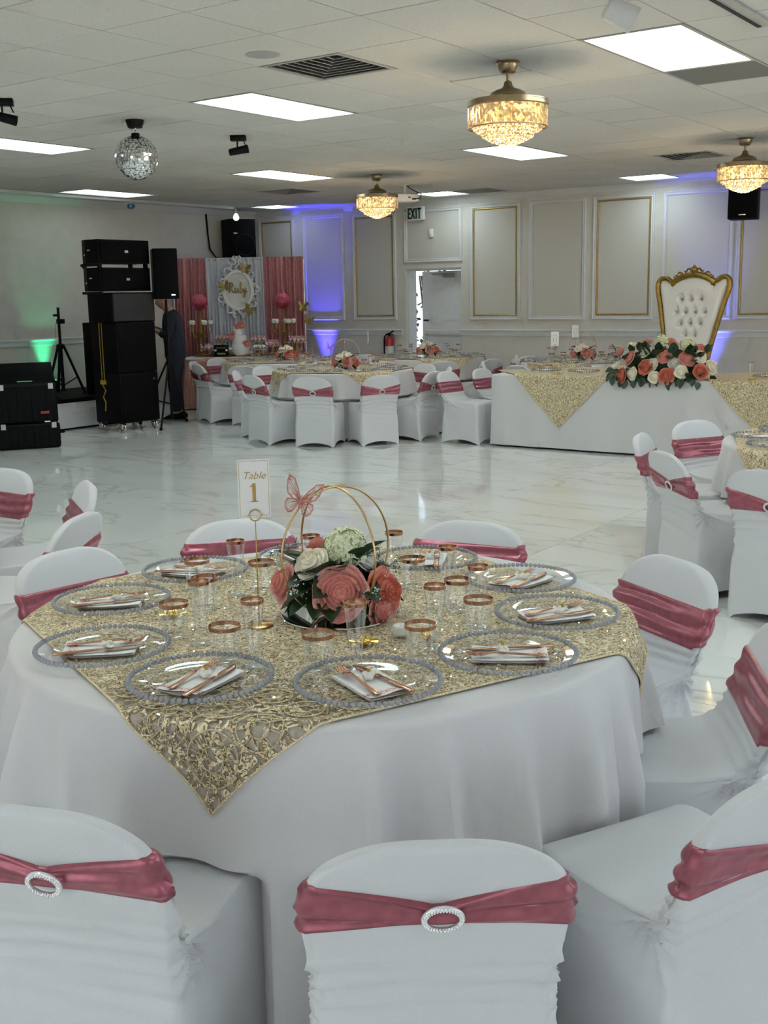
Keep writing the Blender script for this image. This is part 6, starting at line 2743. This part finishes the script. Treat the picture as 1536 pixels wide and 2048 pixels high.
b = MB()
b.lathe([(.016, 0), (.024, .022), (.026, .03), (.018, .045), (0, .050)], 9)
for k in range(4):
    a = 2 * PI * k / 4
    b.add([(0, 0, .048), (.024 * math.cos(a), .024 * math.sin(a), .078), (.024 * math.cos(a + .9), .024 * math.sin(a + .9), .072)], [(0, 1, 2)])
sm0 = b.mesh('wrapped_sweet', mat('pink_wrapped_sweet', (.78, .50, .50), .35, .1, 60, .3))
b = MB()
b.sphere((0, 0, .026), .027, 9, 6)
sm1 = b.mesh('wrapped_sweet', mat('white_sweet', (.80, .76, .72), .4, 0, 60, .1))
SWEETS = [sm0, sm1]
sweet_tray(-.50, -.05, .10, .17, 13, None, 'left front cake stand', 0)
sweet_tray(-.36, .10, .23, .13, 11, None, 'tall cake stand left of the cake', 0)
sweet_tray(-.265, -.06, .07, .085, 8, None, 'low cake stand beside the black sign', 1)
sweet_tray(.16, .08, .20, .14, 11, None, 'tall cake stand right of the cake', 0)
sweet_tray(.20, -.12, .10, .10, 9, None, 'low cake stand right of the cake', 1)
sweet_tray(.385, -.05, .14, .12, 11, None, 'cake stand with pink sweets right of the middle', 0)
sweet_tray(.74, -.09, .19, .14, 12, None, 'cake stand at the right end of the sweets table', 0)
t = thing('sweets_sign', 'small black sign board with gold-green script on the sweets table', 'sign', S2W(-.345, -.19), BRZ)
rbox('board', (.215, .02, .165), .004, M['black'], t, (0, 0, .085), (math.radians(-8), 0, 0))
b = MB()
b.tube([(-.07 + .14 * k / 40, -.024, .125 + .010 * math.sin(k * 1.3) + .004 * math.sin(k * .7)) for k in range(41)], .0025, 4)
b.tube([(-.06 + .12 * k / 40, -.018, .040 + .016 * math.sin(k * 1.1)) for k in range(41)], .005, 4)
b.build('script', mat('lime_gold', (.36, .40, .06), .5, 0, 30, .1), t, auto=False)
b = MB()
for s in (-1, 1):
    b.box((s * .08, -.018, .09), (.03, .004, .026))
b.build('white_patch', M['white'], t, smooth=False)

# ================================================================== THRONE
th = thing('throne_chair', 'tall white tufted throne with carved gold frame behind the head table', 'chair', (-4.72, 12.25, 0), math.radians(168))
# local +Y is the sitting direction
out = [(.27, .66), (.275, .78), (.30, .95), (.35, 1.18), (.41, 1.42), (.45, 1.56), (.462, 1.63), (.45, 1.685), (.41, 1.715), (.35, 1.715), (.30, 1.685), (.265, 1.665)]
lean = lambda z: -.16 - .12 * (z - .6)
for s in (-1, 1):
    b = MB()
    pts = smooth_path([(s * x, lean(z) + .02, z) for x, z in out], 4)
    b.tube(pts, [.030 - .006 * abs(2 * k / (len(pts) - 1) - 1) for k in range(len(pts))], 10)
    b.build('frame_post', M['antique'], th)
    b = MB()
    sc = [(s * (.265 + .045 * (1 - .8 * k / 20) * math.cos(.5 + k / 20 * 5)), lean(1.66) + .025, 1.645 + .045 * (1 - .8 * k / 20) * math.sin(.5 + k / 20 * 5)) for k in range(21)]
    b.tube(sc, .014, 6)
    b.build('scroll', M['antique'], th)
b = MB()
arc = smooth_path([(-.28, lean(1.66) + .02, 1.655), (-.20, lean(1.7) + .02, 1.70), (-.10, lean(1.74) + .02, 1.735), (0, lean(1.75) + .02, 1.745), (.10, lean(1.74) + .02, 1.735), (.20, lean(1.7) + .02, 1.70), (.28, lean(1.66) + .02, 1.655)], 5)
b.tube(arc, .036, 8)
b.build('top_rail', M['antique'], th)
b = MB()
for s in (-1, 1):
    for (cx, cz, r0, fl) in ((.055, 1.785, .038, 1), (.12, 1.775, .034, -1), (.175, 1.755, .028, 1), (.225, 1.735, .026, -1), (.03, 1.815, .024, -1)):
        pts = [(s * (cx + r0 * (1 - .8 * k / 16) * math.cos(fl * k / 16 * 5.2)), lean(cz) + .03, cz + r0 * (1 - .8 * k / 16) * math.sin(fl * k / 16 * 5.2)) for k in range(17)]
        b.tube(pts, .010, 6)
    for k in range(5):
        b.sphere((s * (.03 + .05 * k), lean(1.76) + .045, 1.745 - .012 * k), .018, 7, 5)
b.sphere((0, lean(1.8) + .035, 1.80), .034, 10, 7, (1, .6, 1))
b.sphere((0, lean(1.84) + .03, 1.838), .018, 8, 6)
b.build('carved_crest', M['antique'], th)
# tufted cushion
rows = [(1.475, (-.127, 0, .121)), (1.335, (-.187, -.066, .055, .171)), (1.21, (-.143, -.017, .105)), (1.08, (-.088, .033)), (.945, (-.04, .077))]
btn = [(x, z) for z, xs in rows for x in xs]


def halfw(z):
    zs = [.62, .78, .95, 1.18, 1.42, 1.56, 1.64, 1.70]
    ws = [.245, .25, .275, .325, .385, .425, .435, .425]
    return float(np.interp(z, zs, ws))


def tuft(u, v):
    z = .60 + 1.10 * v
    w = halfw(z)
    x = (2 * u - 1) * w
    ztop = 1.70 - .05 * max(0, 1 - abs(abs(x) - .27) / .10) + .03 * max(0, 1 - abs(x) / .2)
    z = .60 + (ztop - .60) * v
    e = min(1.0, (1 - abs(2 * u - 1)) * 7, v * 9, (1 - v) * 9)
    y = .055 * (e ** .5)
    for (bx, bz) in btn:
        d2 = (x - bx) ** 2 + (z - bz) ** 2
        y -= .040 * math.exp(-d2 / .0011) + .016 * math.exp(-((x - bx) ** 2) / .0005 - max(0, (z - bz)) ** 2 / .006 - max(0, bz - z) ** 2 / .0008)
    return (x, lean(z) + y, z)


b = MB()
b.grid(tuft, 80, 90)
leather = mat('white_leather', (.80, .79, .77), .35, 0, 40, .03, .15, 120)
b.build('tufted_back', leather, th, auto=False)
b = MB()
b.grid(lambda u, v: (lambda q: (q[0], lean(q[2]) - .045, q[2]))(tuft(u, v)), 20, 24)
b.build('back_panel', leather, th, auto=False)
b = MB()
b.lathe([(0, .010), (.011, .006), (.014, 0), (0, -.002)], 12, rot=Matrix.Rotation(-PI / 2, 3, 'X'))
BTN = b.mesh('crystal_button', M['steel'])
for (bx, bz) in btn:
    linked('crystal_button', BTN, th, (bx, lean(bz) + .022, bz))
b = MB()
for s in (-1, 1):
    for k in range(30):
        z = .72 + .92 * k / 29
        b.sphere((s * (halfw(z) + .004), lean(z) + .028, z), .0085, 6, 4)
for k in range(17):
    x = -.26 + .52 * k / 16
    zt = 1.70 - .05 * max(0, 1 - abs(abs(x) - .27) / .10) + .03 * max(0, 1 - abs(x) / .2)
    b.sphere((x, lean(zt) + .028, zt - .005), .0085, 6, 4)
b.build('nailheads', M['steel'], th)
rbox('seat_cushion', (.60, .58, .17), .06, leather, th, (0, .12, .52), seg=4)
rbox('seat_rail', (.62, .58, .09), .02, M['antique'], th, (0, .12, .41))
for s in (-1, 1):
    b = MB()
    pts = smooth_path([(s * .30, -.14, .76), (s * .33, -.02, .745), (s * .36, .16, .735), (s * .37, .31, .735), (s * .37, .37, .70), (s * .36, .35, .66), (s * .355, .31, .665)], 4)
    b.tube(pts, .032, 8)
    b.tube(smooth_path([(s * .35, .26, .70), (s * .33, .24, .58), (s * .32, .26, .44)], 4), .022, 8)
    b.build('armrest', M['antique'], th)
    rbox('arm_pad', (.085, .26, .05), .02, leather, th, (s * .352, .10, .765), seg=3)
    b = MB()
    b.tube(smooth_path([(s * .27, .36, .40), (s * .29, .39, .28), (s * .27, .37, .14), (s * .28, .40, .02)], 4), [.04] * 6 + [.026] * 6 + [.024], 8)
    b.build('leg', M['antique'], th)
    b = MB()
    b.tube(smooth_path([(s * .26, -.14, .40), (s * .265, -.18, .2), (s * .27, -.24, .02)], 4), .026, 8)
    b.build('leg', M['antique'], th)

# ================================================================== HEAD TABLE FLOWERS
hf = thing('floral_arrangement', 'long low arrangement of pink and ivory roses on the front of the head table', 'flowers', (-4.13, HY0 + .13, TZ + .004))
b = MB()
b.box((0, 0, .03), (.70, .14, .06))
b.build('foam_tray', M['leaf'], hf, smooth=False)
b = MB()
b.sphere((0, .02, .15), .13, 20, 10, (3.3, .95, 1.0))
b.build('greenery_core', M['leaf'], hf)
HFL = [('ivory', -.47, -.10, .10), ('pink', -.46, -.02, .24), ('ivory', -.35, .0, .30), ('pink', -.32, -.13, .20), ('coral', -.37, -.20, .03), ('ivory', -.26, -.20, .05), ('ivory', -.17, -.08, .26), ('pink', -.22, .05, .33),
       ('coral', -.13, -.20, .12), ('ivory', -.03, -.22, .02), ('hyd', -.05, .03, .33), ('pink', .04, -.13, .22), ('pink', .02, .08, .34), ('coral', .10, -.22, .04), ('hyd', .20, .03, .30), ('pink', .27, -.12, .21),
       ('ivory', .24, -.20, .08), ('ivory', .38, -.08, .22), ('coral', .42, -.16, .08), ('pink', .34, .06, .28), ('ivory', -.08, -.16, .14), ('white', .15, -.10, .15), ('pink', -.40, .07, .18), ('ivory', .47, .0, .12)]
for k, (kd, x, y, z) in enumerate(HFL):
    d = Vector((x * .8, y * 1.2 - .12, z * .9 + .02))
    r = .072 if kd != 'hyd' else .075
    put_flower(hf, kd, Vector((x, y, z)), r * random.uniform(.88, 1.1), d, k)
rg = np.random.default_rng(91)
for k in range(64):
    x = rg.uniform(-.52, .52)
    a = rg.uniform(-.3, 3.4)
    d = Vector((x * .8 + rg.normal(0, .25), -math.sin(a) if a > 0 else -.2, math.cos(a) * .9))
    base = Vector((x * .93, -.06 + d.y * .08, .10 + max(-.06, d.z * .16)))
    put_leaf(hf, base, d, rg.uniform(.09, .13), euc=(k % 3 == 0), roll=rg.uniform(-.8, .8))
for k in range(16):
    x = rg.uniform(-.5, .45)
    d = Vector((rg.normal(0, .3), -.35, -1.0))
    put_leaf(hf, Vector((x, -.165 - rg.uniform(0, .03), .02 - rg.uniform(0, .05))), d, rg.uniform(.07, .105), euc=True, roll=rg.uniform(-.8, .8))

# ================================================================== SETTINGS ON THE FAR TABLES
FARFL = [('pink', .03, .10, .09, .065), ('ivory', -.07, .06, .15, .055), ('ivory', .05, .04, .16, .055), ('pink', -.13, .03, .09, .055), ('coral', .13, .04, .08, .055), ('white', .0, -.02, .18, .055), ('pink', -.04, -.09, .13, .05)]


SIDES = ['nearest side', 'near right side', 'right side towards us', 'right side', 'far right side', 'far side right of centre', 'far side', 'far left side', 'left side', 'near left side']


def far_setting(fp, where, n=10, a0=0.0, skip=(), num=None, cut=True):
    g = 'settings on the ' + where
    view = math.atan2(-fp.c[1], -fp.c[0])
    for k in range(n):
        a = a0 + 2 * PI * k / n
        if k in skip:
            continue
        sd = ', ' + SIDES[int(round(((a - view) % (2 * PI)) / (2 * PI / 10))) % 10]
        x, y = fp.c[0] + .60 * math.cos(a), fp.c[1] + .60 * math.sin(a)
        plate(x, y, a, 'clear charger plate on the ' + where + sd, g, low=True)
        o = linked('napkin', NAPKINS[k % 3], None, (x, y, ZT + .006), (0, 0, a + PI / 2 + random.uniform(-.5, .5)))
        tag(o, 'folded napkin on the ' + where + sd, 'napkin', g)
        if cut:
            o = linked('fork', FORK, None, (x - .02 * math.sin(a), y + .02 * math.cos(a), ZT + .0128), (0, 0, a + PI / 2 + random.uniform(-.4, .4)))
            tag(o, 'rose gold fork on the ' + where + sd, 'fork', g)
        tumbler(fp.c[0] + .40 * math.cos(a + .22), fp.c[1] + .40 * math.sin(a + .22), 'clear tumbler on the ' + where + sd, g)
        flute(fp.c[0] + .42 * math.cos(a - .14), fp.c[1] + .42 * math.sin(a - .14), 'clear flute on the ' + where + sd, g)


far_setting(T2, 'round table in the middle distance', a0=math.radians(-68))
far_setting(T3, 'round table before the pink backdrop', a0=math.radians(-113), skip=(1,), cut=False)
far_setting(T4, 'round table by the exit door', a0=math.radians(-48), cut=False)
far_setting(T7, 'round table behind the head table', a0=math.radians(-40), cut=False)
far_setting(T5, 'round table at the right picture edge', a0=math.radians(120), skip=(4, 5, 6, 7, 8, 9), n=10)
for fp, nm, hd, dx in ((T2, 'centrepiece with one upright hoop on the table in the middle distance', (0, 90), (.05, -.02)), (T3, 'centrepiece on the table before the pink backdrop', None, (.12, -.05)),
                       (T4, 'centrepiece on the table by the exit door', (88, 96), (-.02, .0)), (T7, 'centrepiece with gold hoop on the table behind the head table', (0, 90), (0, 0))):
    centrepiece((fp.c[0] + dx[0], fp.c[1] + dx[1], ZT), nm, flowers=FARFL, nleaf=16, hoops=hd is not None, detail=False, hoop_dir=hd or (0, 90))
_bp = Vector((T2.c[0], T2.c[1], ZT)) + RV * -.15 + FV * .05 + Vector((0, 0, .25))
butterfly(_bp, (0, .3, BRZ), .05, 'pink cut-out butterfly on the hoop of the middle distance table')
table_number((T2.c[0] + .25, T2.c[1] + .16, ZT), math.radians(118), 2, 'table number card seen edge-on on the middle distance table', full=False)
table_number((-6.17, 12.63, ZT), math.radians(25), 12, 'white card with number 12 beside the hoop behind the head table', full=False)
table_number((-5.37, 10.52, ZT), math.radians(27), 11, 'white card with number 11 standing on the head table', full=False)
# head table: plates, cups and candies in a row
for k, x in enumerate((-5.62, -5.18, -4.72, -3.25, -2.8)):
    od = ('first', 'second', 'third', 'fourth', 'fifth')[k] + ' '
    plate(x, HY1 - .21, 0, od + 'clear charger plate from the left on the head table', 'settings on the head table', low=True)
    o = linked('napkin', NAPKINS[k % 3], None, (x, HY1 - .21, ZT + .006), (0, 0, random.uniform(1, 2)))
    tag(o, od + 'folded white napkin from the left on the head table', 'napkin', 'settings on the head table')
    tumbler(x + .16, HY0 + .30, od + 'clear tumbler from the left on the head table', 'settings on the head table')
    flute(x - .10, HY0 + .28, od + 'clear champagne flute from the left on the head table', 'settings on the head table')
for x, nm in ((-5.25, 'left'), (-4.66, 'middle'), (-3.28, 'right')):
    o = linked('foil_candy', CANDY, None, (x, HY0 + .10, ZT), (0, 0, random.uniform(0, 3)))
    tag(o, nm + ' gold foil candy at the front edge of the head table', 'candy')

# shrub seen through the door gap
sh = thing('shrub', 'green shrub in daylight seen through the door gap', 'shrub', (-10.6, 16.2, 0))
b = MB()
rg = np.random.default_rng(6)
for k in range(170):
    p = Vector((rg.normal(0, .35), rg.normal(0, .25), rg.uniform(.1, 2.2)))
    d = Vector((rg.normal(), rg.normal(), rg.normal())).normalized() * .07
    e = d.orthogonal().normalized() * .03
    b.add([p, p + d + e, p + d * 1.6, p + d - e], [(0, 1, 2, 3)])
b.build('foliage', mat('shrub_leaf', (.05, .14, .03), .6, 0, 20, .4), sh, smooth=False)  # plain green foliage colour with random tone variation
b = MB()
for k in range(4):
    b.tube([(rg.normal(0, .05), rg.normal(0, .05), 0), (rg.normal(0, .2), rg.normal(0, .15), 1.9)], .015, 5)
b.build('stem', mat('bark', (.10, .07, .05), .9, 0, 20, .3), sh)
